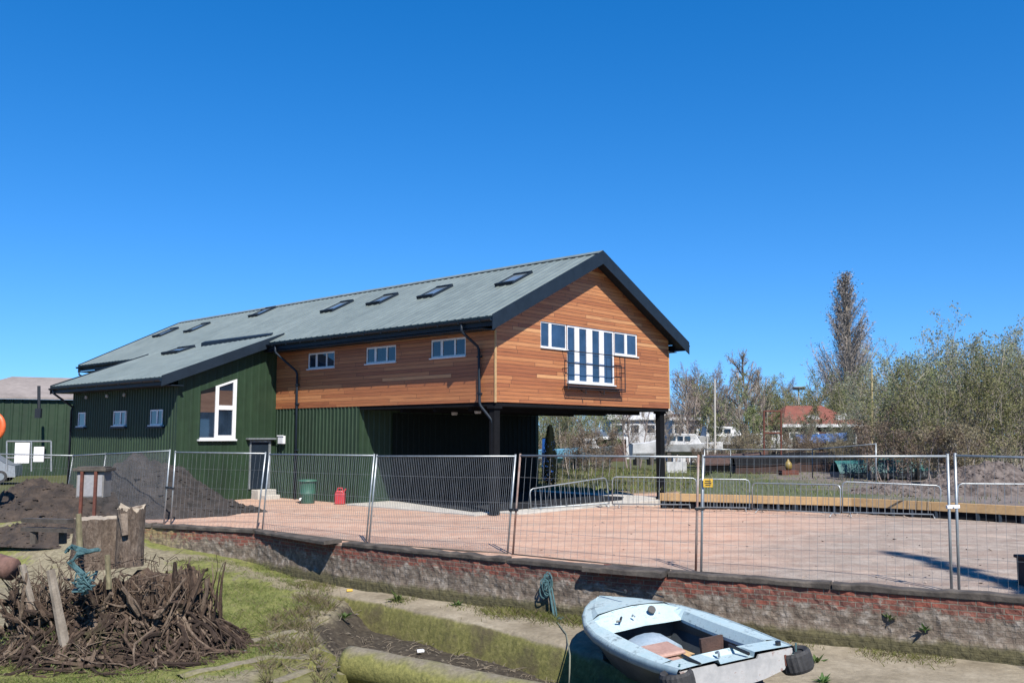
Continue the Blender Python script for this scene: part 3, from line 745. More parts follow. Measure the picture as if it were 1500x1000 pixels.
# downpipes
def pipe(path, r=0.042, name='downpipe', brk=()):
    b = MB(); b.tube(path, r, 10); o = hb(b, name, M['navy'], smooth=True)
    for p in brk:
        k = MB(); k.box(p[0] - 0.06, p[0] + 0.07, p[1] - 0.06, p[1] + 0.06, p[2] - 0.02, p[2] + 0.02)
        kk = k.build('bracket', M['navy'], o, local=True)
    return o
pipe([(-OH - .065, 0.75, ZE - .16), (-OH - .065, 0.75, 5.47), (-OH - .05, .75, 5.42), (-0.11, 0.64, 5.02), (-0.075, 0.62, 4.92), (-0.075, 0.58, 3.32), (-0.06, 0.55, 3.22), (0.06, 0.20, 2.80), (0.07, 0.17, 2.7), (0.07, 0.17, 0.05)], brk=[(-0.075, 0.6, 4.7), (-0.075, .59, 3.6)])
pipe([(-OH - .065, 10.6, ZE - .16), (-OH - .065, 10.6, 5.45), (-OH - .04, 10.58, 5.38), (-0.10, 10.1, 4.72), (-0.075, 10.05, 4.6), (-0.075, 10.0, 0.0)], brk=[(-0.075, 10.03, 4.2), (-0.075, 10.02, 3.5), (-.075, 10.0, 1.8)])
pipe([(EX - .06, YB - .35, EZ - .16), (EX - .06, YB - .35, 4.05), (XK - .09, YB - .5, 3.5), (XK - .09, YK - .06, 3.35), (XK - .09, YK - .06, -0.3)])
pipe([(-OH - .065, YF - .3, ZE - .16), (-OH - .065, YF - .3, 5.35), (-.15, YF - .55, 5.0), (-.1, YF - .6, 4.8), (-.1, YF - .6, 0)])
pipe([(WD + .12, 0.35, 3.32), (WD + .12, .35, 3.2), (WD - 0.05, 0.28, 2.9), (WD - 0.07, 0.22, 2.8)])
# posts carrying the overhang
for (px, py, sx_) in ((0.03, 0.06, 0.24), (WD - 0.42, 0.14, 0.28)):
    b = MB(); b.box(px, px + sx_, py, py + 0.22, -0.45, ZC - 0.122); b.box(px - .05, px + sx_ + .05, py - .05, py + .27, ZC - 0.20, ZC - 0.1221)
    o = hb(b, 'steel_post', M['dark'], bevel=0.01)
# windows -----------------------------------------------------------
def window(plane, const, outw, a0, a1, z0, z1, mull, name='window', glass='glass', fw=0.055, sill=True, proud=0.0, trans=(), skipglass=(), fm='white'):
    """frame sits just inside the reveal; panes a bit further in; sub-parts: pane, sill"""
    def B(b, A0, A1, Z0, Z1, c0, c1, m=0):
        c0, c1 = sorted((const - outw * c0, const - outw * c1))
        if plane == 'X': b.box(c0, c1, A0, A1, Z0, Z1, m)
        else: b.box(A0, A1, c0, c1, Z0, Z1, m)
    e = 0.003; d0, d1 = 0.025 - proud, 0.085 - proud
    b = MB()
    B(b, a0 + e, a0 + fw, z0 + e, z1 - e, d0, d1); B(b, a1 - fw, a1 - e, z0 + e, z1 - e, d0, d1)
    edges = [a0 + fw] + [x for mm in mull for x in (mm[0], mm[1])] + [a1 - fw]
    for i in range(0, len(edges), 2):
        B(b, edges[i], edges[i + 1], z0 + e, z0 + fw, d0, d1); B(b, edges[i], edges[i + 1], z1 - fw, z1 - e, d0, d1)
    for (m0, m1) in mull: B(b, m0, m1, z0 + e, z1 - e, d0 - 0.002, d1)
    fr_ = hb(b, name, M[fm])
    for i in range(0, len(edges), 2):
        q = MB(); B(q, edges[i] - .002, edges[i + 1] + .002, z0 + fw - .002, z1 - fw + .002, d0 + 0.02, d0 + 0.035)
        q.build('pane', M[glass], fr_, local=True)
    if sill:
        q = MB(); B(q, a0 - 0.03, a1 + 0.03, z0 - 0.035, z0 + 0.001, -0.05 - proud, d1); q.build('sill', M[fm], fr_, local=True)
    return fr_
for (a0, a1, z0, z1) in LW:
    wdt = a1 - a0
    window('X', 0.0, -1, a0, a1, z0, z1, [(a0 + wdt * .29, a0 + wdt * .29 + .07), (a0 + wdt * .66, a0 + wdt * .66 + .10)], fw=0.06)
W1 = window('Y', 0.0, -1, 2.09, 3.42, 5.12, 5.95, [(2.52, 2.65)], glass='glassb', fw=0.045); W1['label'] = 'two small panes left of the gable doors'
b_ = MB()
W2 = window('Y', 0.0, -1, 6.06, 7.48, 5.14, 5.95, [(6.72, 6.86)], glass='glassb', fw=0.06); W2['label'] = 'two small panes right of the gable doors'
W3 = window('Y', 0.0, -1, 3.42, 6.06, 4.06, 5.95, [(3.86, 4.10), (4.50, 4.82), (5.22, 5.48)], name='french_doors', glass='glassb', fw=0.07)
W3['label'] = 'white folding glazed doors in the middle of the gable'
# juliet balcony
b = MB()
yb = -0.24
for zz in (5.06, 4.66): b.tube([(3.16, yb, zz), (6.34, yb, zz)], 0.016, 6)
b.tube([(3.16, yb, 3.84), (6.34, yb, 3.84)], 0.018, 6)
for xx in (3.16, 6.34):
    b.tube([(xx, yb, 3.82), (xx, yb, 5.07)], 0.02, 6)
    for zz in (5.06, 4.5, 3.84): b.tube([(xx, yb, zz), (xx, 0.0, zz)], 0.014, 6)
for xx in (4.1, 5.1): b.tube([(xx, yb, 3.70), (xx, yb, 3.84)], 0.016, 6); b.tube([(xx, yb, 3.70), (xx, 0, 3.86)], 0.014, 6)
b.tube([(6.04, yb, 3.84), (6.04, yb, 5.06)], 0.012, 6)
bal = hb(b, 'balcony_rail', M['black'])
b = MB(); b.box(3.2, 6.3, yb - .01, -0.02, 3.90, 3.935); b.build('balcony_plate', M['navy'], bal, local=True)
# lean-to windows
for (a0, a1, mu) in ((19.0, 19.66, []), (15.4, 16.42, [(15.78, 15.86)]), (12.5, 13.42, [(12.86, 12.94)])):
    window('X', XK - 0.034, -1, a0, a1, 2.70, 3.26, mu, fw=0.05, proud=0.05)
    q = MB(); q.box(XK - 0.15, XK - 0.03, a0 - 0.14, a1 + 0.14, 2.60, 2.66); hb(q, 'window_sill', M['navy'])
for yy in (18.9, 17.0, 15.5):
    q = MB(); q.lathe((XK - 0.09, yy, 3.80), [(0.05, 0), (0.06, 0.05), (0.05, 0.12)], 10); hb(q, 'vent', M['whitedirty'])
# tall window with a sloping head in the lean-to end wall
yw = L1 - 0.02
b = MB()
def slab(b, pts, y0, y1, m=0): b.prism([(x, y0, z) for x, z in pts], (0, y1 - y0, 0), m)
sh_ = lambda X: 3.90 + (X + 3.14) * 0.352
slab(b, [(-2.57, 2.2), (-2.44, 2.2), (-2.44, sh_(-2.44)), (-2.57, sh_(-2.57))], yw - 0.07, yw + .01)
slab(b, [(-1.87, 2.2), (-1.73, 2.2), (-1.73, sh_(-1.73)), (-1.87, sh_(-1.87))], yw - 0.07, yw + .01)
slab(b, [(-3.12, 2.2), (-2.571, 2.2), (-2.571, 2.26), (-3.12, 2.26)], yw - 0.065, yw + .01)
slab(b, [(-2.439, 2.2), (-1.871, 2.2), (-1.871, 2.34), (-2.439, 2.34)], yw - 0.065, yw + .01)
slab(b, [(-2.439, 3.26), (-1.871, 3.26), (-1.871, 3.42), (-2.439, 3.42)], yw - 0.065, yw + .01)
slab(b, [(-3.20, 2.14), (-1.68, 2.14), (-1.68, 2.199), (-3.20, 2.199)], yw - 0.11, yw + .01)
slab(b, [(-2.439, sh_(-2.439) - .07), (-1.871, sh_(-1.871) - .07), (-1.871, sh_(-1.871)), (-2.439, sh_(-2.439))], yw - 0.065, yw + .01)
TW = hb(b, 'tall_window', M['white']); TW['label'] = 'tall white window with sloping head on the lean-to end wall'
def pane(pts, mt, d=0.03):
    q = MB(); slab(q, pts, yw - d, yw + 0.005); return q.build('pane', M[mt], TW, local=True)
pane([(-3.12, 2.26), (-2.57, 2.26), (-2.57, 3.16), (-3.12, 3.16)], 'glass')
pane([(-3.12, 3.161), (-2.57, 3.161), (-2.57, 3.92), (-3.12, 3.80)], 'blind')
pane([(-3.12, 3.801), (-2.57, 3.921), (-2.57, sh_(-2.57)), (-3.12, sh_(-3.12))], 'dark')
pane([(-2.44, 2.34), (-1.87, 2.34), (-1.87, 3.26), (-2.44, 3.26)], 'glass')
pane([(-2.44, 3.42), (-1.87, 3.42), (-1.87, 3.96), (-2.44, 3.96)], 'blind')
pane([(-2.44, 3.961), (-1.87, 3.961), (-1.87, sh_(-1.87) - .07), (-2.44, sh_(-2.44) - .07)], 'glass')
# door in the lean-to end wall, in the corner
b = MB(); b.box(-1.04, -0.30, L1 - 0.04, L1 + .02, 0.36, 2.08)
D = hb(b, 'door', M['navy'])
q = MB(); q.box(-0.30, -0.2, L1 - 0.06, L1 + .02, 0.36, 2.08); q.box(-1.09, -1.04, L1 - 0.06, L1 + .02, 0.36, 2.08); q.box(-1.09, -.2, L1 - 0.06, L1 + .02, 2.081, 2.14); q.build('door_frame', M['zinc'], D, local=True)
q = MB(); q.box(-0.48, -0.44, L1 - 0.10, L1 - 0.04, 1.30, 1.42); q.build('handle', M['zinc'], D, local=True)
b = MB(); b.box(-1.25, -0.06, L1 - 0.20, L1 - 0.01, 2.18, 2.24); hb(b, 'door_hood', M['zinc'])
b = MB(); b.box(-0.14, -0.02, 10.78, 11.12, 2.02, 2.32); b.box(-0.16, -0.139, 10.74, 11.16, 2.29, 2.34); hb(b, 'wall_lamp', M['white'], bevel=0.02)
# roof windows on the near slope
def roof_window(X0, X1, Y0, Y1_, zf, s, h=0.09, skew=0.0):
    n = Vector((-s, 0, 1)).normalized()
    def P(X, Y, k): return Vector((X, Y, zf(X))) + n * k
    b = MB(); t = 0.05
    def blk(Xa, Xb, Ya, Yb, k0, k1):
        b.hexa([P(Xa, Ya, k0), P(Xb, Ya, k0), P(Xb, Yb, k0), P(Xa, Yb, k0), P(Xa, Ya, k1), P(Xb, Ya, k1), P(Xb, Yb, k1), P(Xa, Yb, k1)])
    blk(X0, X0 + t * 1.6, Y0, Y1_, -.02, h + .03); blk(X1 - t * 1.6, X1, Y0, Y1_, -.02, h + .02)
    blk(X0 + t * 1.6, X1 - t * 1.6, Y0, Y0 + t, -.02, h); blk(X0 + t * 1.6, X1 - t * 1.6, Y1_ - t, Y1_, -.02, h)
    o = hb(b, 'roof_window', M['navy'])
    b = MB(); blk(X0 + t * 1.6 - .002, X1 - t * 1.6 + .002, Y0 + t - .002, Y1_ - t + .002, 0.0, h - 0.03); b.build('pane', M['glassr'], o, local=True)
M['glassr'] = glass_mat('roof_glass', (0.16, 0.20, 0.23), 0.15)
for (X0, X1, Ya, Yb) in [(2.36, 3.38, 1.42, 2.24), (2.27, 3.32, 5.24, 6.06), (2.40, 3.36, 8.34, 9.16), (2.32, 3.40, 11.2, 12.02), (3.46, 4.46, 18.5, 19.3), (2.46, 3.48, 22.75, 23.55), (2.46, 3.50, 26.0, 26.8)]:
    roof_window(X0, X1, Ya, Yb, zroof, SL)
roof_window(-1.15, -0.35, 17.1, 18.5, zlean, 0.388, 0.10)
# slab under the overhang
b = MB(); b.box(-0.42, WD + 0.1, 0.42, Y1 + 0.05, -0.25, 0.045); b.box(0.65, WD - 1.2, -0.35, 0.418, -0.25, 0.048)
o = hb(b, 'concrete_slab', M['concrete'], None, bevel=0.015); o.location = NB; o.rotation_euler = (0, 0, TH); tag(o, kind='structure')
def HL(X, Y, Z=0.0):
    return NB + Vector((math.cos(TH) * X - math.sin(TH) * Y, math.sin(TH) * X + math.cos(TH) * Y, Z))
b = MB(); b.prism([(1.55, 6.36, .049), (0.10, 1.0, .049), (0.9, .62, .049), (7.2, .55, .049), (8.5, 1.4, .049), (8.7, 6.36, .049)], (0, 0, .010))
M['tarmac'] = mat('dark_tarmac', (0.018, 0.020, 0.024), (0.030, 0.032, 0.036), 5, .95, bump=.3, spec=.1)
o = hb(b, 'tarmac_floor', M['tarmac'], None); o.location = NB; o.rotation_euler = (0, 0, TH); tag(o, kind='structure')
# block step by the door
b = MB(); b.box(-1.02, -0.25, 10.95, 11.42, -0.05, 0.34); b.box(-0.9, -0.3, 10.6, 10.93, -0.05, 0.16)
o = hb(b, 'door_step', M['concrete'], None, bevel=0.02); o.location = NB; o.rotation_euler = (0, 0, TH)
tag(o, 'pale concrete block step below the dark lean-to door', 'step')

# ------------------------------------------------------------------ mesh fence panels along the quay
M['debris'] = mat('rust_stained_pipe', (0.24, 0.08, 0.04), (0.40, 0.36, 0.33), 2.2, 0.7, metal=0.2)
def fence_panel(b0, b1, t0, t1, label, sp=0.12, wr=0.0025, nh=3, rust=(0, 0), low=0.004, group='mesh fence panels along the quay', r=0.021):
    b0, b1, t0, t1 = map(Vector, (b0, b1, t0, t1))
    root = thing('mesh_fence', label, 'fence', b0, 0, group)
    for a, c, rs in ((b0, t0, rust[0]), (b1, t1, rust[1])):
        b = MB(); b.tube([a - Vector((0, 0, .05)), a * .5 + c * .5, c + (c - a) * 0.02], r, 8)
        o = b.build('post', M['debris'] if rs else M['zinc'], root, smooth=True)
        if rs: o['label'] = 'rust stained fence post'
    b = MB(); b.tube([t0, t1], r * 0.95, 8); b.build('rail', M['zinc'], root, smooth=True)
    lo0 = b0.lerp(t0, low); lo1 = b1.lerp(t1, low)
    b = MB(); b.tube([lo0, lo1], r * 0.75, 6); b.build('rail', M['timber'], root, smooth=True)
    w_ = MB(); L = (b1 - b0).length; n = int(L / sp); nrm = (t1 - t0).cross(Vector((0, 0, 1))).normalized()
    for i in range(1, n):
        f = i / n; p = lo0.lerp(lo1, f); q = t0.lerp(t1, f); jt = 0.008 * nz(i * 1.7, L)
        w_.tube([p, p.lerp(q, .5) + nrm * jt * 2, q], wr, 3, cap=False)
    for k in range(1, nh + 1):
        f = [0.25, 0.52, 0.78, 0.9][k - 1]
        p, q = lo0.lerp(t0, f), lo1.lerp(t1, f)
        for dz in (0,):
            pts = [p.lerp(q, j / 8) + Vector((0, 0, dz - 0.012 * math.sin(math.pi * j / 8))) for j in range(9)]
            w_.tube(pts, wr, 3, cap=False)
    w_.build('wire_mesh', M['wire'], root)
    return root
def FB(u, v, z=0.0): return gnd(u, v, z)
def FT(u, v, base): # top of a leaning post: same distance as its foot
    p = at(u, v, base.y); return p
def joint(ub, vb, ut, vt, z=0.0):
    p = FB(ub, vb, z); return p, FT(ut, vt, p)
J = {}
J['a'] = (Vector((-22, 33.5, -.25)), Vector((-22, 33.5, 1.72)))
J['b'] = (Vector((-14.5, 29.5, -.25)), at(107, 667, 29.5)); J['c'] = (Vector((-12.1, 26.6, -.2)), at(155, 664.5, 26.6))
J['d1'] = joint(240, 767, 249, 660); J['d2'] = joint(250, 768, 257, 662)
J['e1'] = joint(376, 775, 389, 664); J['e2'] = joint(384, 776, 395, 665)
J['f1'] = joint(536, 795, 548, 667); J['f2'] = joint(540, 796, 552, 668)
J['g1'] = joint(743, 811, 755, 668); J['g2'] = joint(751, 812, 762, 667)
J['h1'] = joint(1019, 838, 1023, 669); J['h2'] = joint(1027, 838, 1030, 669)
J['i1'] = joint(1394, 868, 1388, 668); J['i2'] = joint(1405, 868, 1399, 667)
p = Vector((10.1, 12.35, 0)); J['j'] = (p, p + Vector((0.03, 0, 1.98)))
fence_panel(J['a'][0], J['b'][0], J['a'][1], J['b'][1], 'farthest left mesh fence panel, in front of the green shed', 0.15)
fence_panel(J['b'][0], J['c'][0], J['b'][1], J['c'][1], 'mesh fence panel directly above the brown soil heap on the left', 0.12)
fence_panel(J['c'][0], J['d1'][0], J['c'][1], J['d1'][1], 'fence panel seen edge on in front of the grey soil heap', 0.05, 0.0032, 4)
fence_panel(J['d2'][0], J['e1'][0], J['d2'][1], J['e1'][1], 'mesh fence panel in front of the tall white window wall', 0.14)
fence_panel(J['e2'][0], J['f1'][0], J['e2'][1], J['f1'][1], 'mesh fence panel in front of the green bin and red can', 0.075, 0.0036)
fence_panel(J['f2'][0], J['g1'][0], J['f2'][1], J['g1'][1], 'finely meshed fence panel in front of the dark undercroft', 0.045, 0.0040)
fence_panel(J['g2'][0], J['h1'][0], J['g2'][1], J['h1'][1], 'mesh fence panel with rusty posts in front of the tilted barrier', 0.15, 0.0034, rust=(1, 1))
fence_panel(J['h2'][0], J['i1'][0], J['h2'][1], J['i1'][1], 'long mesh fence panel carrying the small yellow sign', 0.13, 0.0022)
fence_panel(J['i2'][0], J['j'][0], J['i2'][1], J['j'][1], 'rightmost mesh fence panel in front of the rubble heap', 0.13, 0.0022)
for (a, c, z, lab) in (('g1', 'g2', 0.9, 'dark clamp joining fence posts near the middle of the yard'), ('h1', 'h2', 1.1, 'dark clamp joining a rusty post and a grey post'), ('i1', 'i2', 1.25, 'white clamp joining the two right hand fence posts'), ('d1', 'd2', 1.0, 'clamp joining fence posts beside the dark soil heap')):
    p = J[a][0].lerp(J[a][1], z / 2); q = J[c][0].lerp(J[c][1], z / 2); d = (q - p).normalized()
    b = MB(); b.bar(p - d * .04, q + d * .04, 0.06, 0.055); b.tube([(p + q) / 2 + Vector((0, -.05, 0)), (p + q) / 2 + Vector((0, .05, 0))], 0.016, 6)
    tag(b.build('fence_clamp', M['white'] if 'white' in lab else M['black'], bevel=0.008), lab, 'clamp')
# concrete feet of the panels
for k, (jn, lab) in enumerate((('d1', 'beside the dark soil heap'), ('e1', 'left of the green bin'), ('f1', 'right of the red can'), ('g1', 'in the middle of the yard edge'), ('h1', 'behind the dinghy bow'), ('i1', 'at the right near the long shadow'))):
    pass
# small yellow sign hung on the long panel
sg = J['h2'][0].lerp(J['h2'][1], 0.78) + Vector((0.13, -0.03, 0))
sp_ = at(1037, 707, sg.y - 0.02)
root = thing('warning_sign', 'small yellow warning plate hung on the fence beside the rusty post', 'sign', sp_)
b = MB(); b.box(sp_.x - .085, sp_.x + .085, sp_.y - .004, sp_.y + .004, sp_.z - .075, sp_.z + .075)
M['yellow'] = mat('yellow_plate', (0.75, 0.46, 0.03), (0.62, 0.38, 0.03), 8, 0.5)
b.build('plate', M['yellow'], root, bevel=0.004)
b = MB()
for dz, wd_ in ((.035, .05), (0.0, .06), (-.035, .045)): b.box(sp_.x - wd_, sp_.x + wd_, sp_.y - .007, sp_.y - .0045, sp_.z + dz - .008, sp_.z + dz + .008)
b.build('printed_lines', M['black'], root)

# ------------------------------------------------------------------ yard furniture
def barrier(b0, b1, t0, t1, label, n=16):
    b0, b1, t0, t1 = map(Vector, (b0, b1, t0, t1))
    root = thing('crowd_barrier', label, 'barrier', b0, 0, 'steel pedestrian barriers in the yard')
    b = MB(); rr = 0.12
    def cor(p, toa, tob): return [p + (toa - p).normalized() * rr, p + ((toa - p).normalized() + (tob - p).normalized()) * rr * 0.3, p + (tob - p).normalized() * rr]
    pts = [b0.lerp(t0, 0.12)] + cor(t0, b0, t1) + cor(t1, t0, b1) + [b1.lerp(t1, 0.12), b0.lerp(t0, 0.12)]
    b.tube(pts, 0.021, 8); b.build('frame', M['zinc'], root, smooth=True)
    b = MB()
    for i in range(1, n):
        f = i / n; b.tube([b0.lerp(b1, f).lerp(t0.lerp(t1, f), .12), t0.lerp(t1, f)], 0.0075, 4, cap=False)
    b.build('bars', M['zinc'], root)
    d = (b1 - b0).normalized(); nn = Vector((-d.y, d.x, 0))
    for f in (0.08, 0.92):
        c = b0.lerp(b1, f); c0 = c.lerp(t0.lerp(t1, f), .12)
        b = MB(); b.tube([c - nn * .30 + Vector((0, 0, .02)), c - nn * .1 + Vector((0, 0, .09)), c0, c + nn * .1 + Vector((0, 0, .09)), c + nn * .30 + Vector((0, 0, .02))], 0.014, 6); b.build('foot', M['zinc'], root, smooth=True)
def bar_px(ub0, vb0, ub1, vb1, vt0, vt1, label, ut0=None, ut1=None):
    p = gnd(ub0, vb0); q = gnd(ub1, vb1)
    barrier(p, q, at(ut0 or ub0, vt0, p.y), at(ut1 or ub1, vt1, q.y), label)
bar_px(778, 748, 893, 742, 716, 699, 'steel barrier with a steeply sloping top rail on the concrete slab', ut0=776, ut1=888)
bar_px(897, 743, 1020, 744, 698, 700, 'steel barrier standing behind the right post of the boathouse')
bar_px(1022, 748, 1098, 749, 701, 702, 'short steel barrier beside the yellow warning plate')
bar_px(1102, 750, 1231, 757, 707, 710, 'steel barrier in front of the timber edging, left of the long shadow')
bar_px(1234, 756, 1378, 759, 705, 711, 'steel barrier in front of the timber edging near the paired posts')
bar_px(1403, 757, 1560, 758, 708, 709, 'rightmost steel barrier in front of the rubble heap')
# green water butt style bin, red can
p = gnd(450, 737)
M['bin'] = mat('green_plastic', (0.035, 0.13, 0.085), (0.045, 0.155, 0.10), 3, 0.5)
root = thing('plastic_barrel', 'green plastic barrel with a lid standing against the green wall', 'barrel', p)
b = MB(); b.lathe(p, [(0.23, 0), (0.25, .03), (0.265, .3), (0.28, .32), (0.28, .36), (0.27, .38), (0.29, .72), (0.30, .74)], 22); b.build('body', M['bin'], root, smooth=True)
b = MB(); b.lathe(p, [(0.325, .741), (0.33, .77), (0.325, .80), (0.22, .82), (0.06, .83)], 22); b.build('lid', M['bin'], root, smooth=True)
b = MB(); b.tube([p + Vector((-.16, -.22, .18)), p + Vector((-.18, -.31, .18)), p + Vector((-.18, -.33, .13))], 0.03, 8); b.build('tap', M['white'], root)
p = gnd(498, 738)
M['red'] = mat('red_plastic', (0.52, 0.035, 0.045), (0.60, 0.05, 0.055), 4, 0.45)
root = thing('fuel_can', 'red plastic fuel can on the pink gravel beside the green barrel', 'can', p)
b = MB(); b.box(p.x - .17, p.x + .17, p.y - .11, p.y + .11, p.z, p.z + .38); b.prism([(p.x - .17, p.y - .11, p.z + .381), (p.x + .17, p.y - .11, p.z + .381), (p.x + .08, p.y - .11, p.z + .46), (p.x - .12, p.y - .11, p.z + .46)], (0, .22, 0))
b.build('body', M['red'], root, bevel=0.03)
b = MB(); b.tube([p + Vector((-.1, 0, .45)), p + Vector((-.08, 0, .54)), p + Vector((.06, 0, .54)), p + Vector((.09, 0, .44))], 0.025, 8); b.build('handle', M['red'], root)
b = MB(); b.tube([p + Vector((.12, 0, .40)), p + Vector((.19, 0, .52))], 0.03, 8); b.build('spout', M['red'], root)
# dark brown stub at the right edge
p = gnd(1500, 861)
root = thing('brick_stub', 'dark brown masonry stub standing at the right edge of the yard', 'pillar', p)
b = MB(); p.x += .2; b.box(p.x - .10, p.x + .34, p.y - .02, p.y + .36, -.03, .42); b.box(p.x - .13, p.x + .37, p.y - .05, p.y + .39, .421, .47)
M['brown'] = mat('brown_brick', (0.055, 0.032, 0.028), (0.10, 0.055, 0.045), 6, 0.9, bump=0.5)
b.build('body', M['brown'], root, bevel=0.012)
# loose stones and scraps on the yard (nobody could count them)
b = MB()
for i in range(900):
    u = R.uniform(260, 1560); v = 735 + 150 * R.random() ** 1.6; q = gnd(u, v)
    if q.y < wall_at(q.x) + 0.3 or (q.x < -7 and q.y > 30): continue
    s = R.uniform(.012, .04) * (1.8 if R.random() < .06 else 1)
    pts = [Vector((R.uniform(-1, 1), R.uniform(-1, 1), R.uniform(-.3, .8))) * s + q for _ in range(4)]
    b.add(pts, [(0, 1, 2), (0, 2, 3), (0, 3, 1), (1, 3, 2)])
for i in range(160):
    u = R.uniform(880, 1560); q = gnd(u, 741 + (u - 900) * .035 + R.gauss(0, 2.0)); s = R.uniform(.02, .07)
    pts = [Vector((R.uniform(-1, 1), R.uniform(-1, 1), R.uniform(-.3, .8))) * s + q for _ in range(5)]
    b.add(pts, [(0, 1, 2), (0, 2, 3), (0, 3, 4), (0, 4, 1), (1, 3, 2), (1, 4, 3)])
M['stone'] = mat('loose_stones', (0.30, 0.22, 0.18), (0.5, 0.42, 0.36), 3, 0.9)
tag(b.build('loose_stones', M['stone']), 'scattered crushed stones on the pink and grey yard', 'stones', kind='stuff')

# ------------------------------------------------------------------ raised bank behind the timber edging
def bank_z(x, y): return 0.40 + 0.10 * fbm(x, y, 0.25) + 0.05 * nz(x, y, 0, 1.1)
e0 = gnd(968, 743); e1 = gnd(1250, 752); e2 = gnd(1500, 767)
EDGE = [Vector((e0.x, e0.y + .1)), Vector((e1.x, e1.y + .1)), Vector((e2.x, e2.y + .1)), Vector((e2.x + 5, e2.y - 5)), Vector((e2.x + 25, e2.y - 20))]
b = MB(); rows = []
pts = polyline_walk(EDGE, 0.5)
for k, d in enumerate([0.08, 0.5, 1, 1.6, 2.4, 3.4, 4.6, 6, 8, 10, 13, 17, 22, 28, 36, 48]):
    row = []
    for (p, s, dd) in pts:
        nn = Vector((0.28, 0.96)); q = p + nn * d
        row.append((q.x, q.y, (bank_z(q.x, q.y) if k else 0.40) - (0 if s > 0.3 else .45)))
    rows.append(row)
b.grid(rows)
def bank_mat():
    m, nt, bs = newmat('rough_bank')
    co = objco(nt); n1 = noise_n(nt, co, 0.45, 5, 0.65); n2 = noise_n(nt, co, 5.0, 5, 0.7)
    gr = ramp(nt, n2, [(0.3, (0.045, 0.065, 0.018)), (0.6, (0.10, 0.115, 0.035)), (0.8, (0.17, 0.15, 0.075))])
    di = ramp(nt, n2, [(0.3, (0.13, 0.10, 0.085)), (0.6, (0.23, 0.19, 0.165)), (0.8, (0.34, 0.30, 0.27))])
    sx = N(nt, 'ShaderNodeSeparateXYZ'); nt.links.new(co, sx.inputs[0])
    f = math_n(nt, 'ADD', math_n(nt, 'MULTIPLY_ADD', sx.outputs[0], 0.10, -1.22), n1)
    c = mixc(nt, ramp(nt, f, [(0.4, (0, 0, 0)), (0.62, (1, 1, 1))]), gr, di)
    nt.links.new(c, bs.inputs['Base Color']); bs.inputs['Roughness'].default_value = 0.95; bump_n(nt, bs, n2, 0.8, 0.06); return m
M['bank'] = bank_mat()
o = b.build('raised_bank', M['bank'], smooth=True); tag(o, kind='structure')
# timber edging: long sawn beams on dark short posts
for i, (p, q, lab) in enumerate(((EDGE[0], EDGE[0].lerp(EDGE[1], .52), 'sawn timber edging beam beside the right post of the boathouse'), (EDGE[0].lerp(EDGE[1], .522), EDGE[1], 'sawn timber edging beam behind the middle barrier'), (EDGE[1], EDGE[1].lerp(EDGE[2], .5), 'sawn timber edging beam below the small teal covered boats'), (EDGE[1].lerp(EDGE[2], .502), EDGE[2].lerp(EDGE[3], .1), 'sawn timber edging beam below the rubble heap'))):
    P = Vector((p.x, p.y, 0)); Q = Vector((q.x, q.y, 0))
    root = thing('timber_edging', lab, 'edging', P, 0, 'sawn timber edging beams')
    b = MB(); b.bar(P + Vector((0, 0, .34)), Q + Vector((0, 0, .34)), .09, .25); b.build('beam', M['plank'], root, bevel=0.008)
    b = MB(); d = (Q - P).normalized(); nn = Vector((d.y, -d.x, 0))
    b.bar(P + Vector((0, 0, .10)) - nn * .03, Q + Vector((0, 0, .10)) - nn * .03, .03, .22); b.build('backing_board', M['dark'], root)
    L = (Q - P).length
    for k in range(int(L / .55) + 1):
        c = P + d * (k * .55 + .1)
        if k * .55 + .15 > L: break
        b = MB(); b.box(c.x - .045, c.x + .045, c.y - .05, c.y + .04, -.02, .213); b.build('short_post', M['navy'], root)

# ------------------------------------------------------------------ soil heaps
def heap(name, cx, cy, rx, ry, h, mt, label, rot=0.0, z0=-0.1, lumps=0.22, seed=0, cat='soil heap', pw=1.0, n=130):
    b = MB(); rows = []
    for i in range(n // 2):
        f = i / (n // 2 - 1)
        row = []
        for j in range(n):
            t = 2 * math.pi * j / n
            k = f * (1 + 0.18 * nz(math.cos(t) * 1.4 + seed, math.sin(t) * 1.4, 0))
            x = k * rx * math.cos(t); y = k * ry * math.sin(t)
            z = h * max(0, (1 - f ** 1.15)) ** pw + lumps * h * fbm(x + seed, y, 1.3, 5) * (1.0 - f) ** .35 + (0.13 * nz(x, y, seed, 2.6) + 0.10 * abs(nz(x, y, seed, 6)) + .04 * nz(x, y, seed, 13)) * min(1, (1 - f) * 4)
            row.append((cx + x * math.cos(rot) - y * math.sin(rot), cy + x * math.sin(rot) + y * math.cos(rot), z0 + max(z, -0.05) - 0.06 * f))
        rows.append(row)
    b.grid(rows, closed=True)
    rg = random.Random(seed)
    for i in range(420):
        r_ = rows[min(len(rows) - 2, int(len(rows) * (.15 + .85 * rg.random() ** .6)))]; q = Vector(r_[rg.randrange(n)]); sz = rg.uniform(.02, .07) * (2 if rg.random() < .1 else 1)
        P_ = [q + Vector((rg.uniform(.6, 1.2) * a, rg.uniform(.6, 1.2) * c_, rg.uniform(.5, 1) * e)) * sz for a, c_, e in ((1, 0, 0), (0, 1, 0), (-1, 0, 0), (0, -1, 0), (0, 0, 1), (0, 0, -1))]
        b.add(P_, [(0, 1, 4), (1, 2, 4), (2, 3, 4), (3, 0, 4), (1, 0, 5), (2, 1, 5), (3, 2, 5), (0, 3, 5)])
    return tag(b.build(name, mt, smooth=False), label, cat)
heap('soil_heap', -8.9, 28.2, 1.5, .8, .42, M['soil'], 'low dark spill of soil at the right foot of the grey heap', seed=23, lumps=.5, z0=-.06)
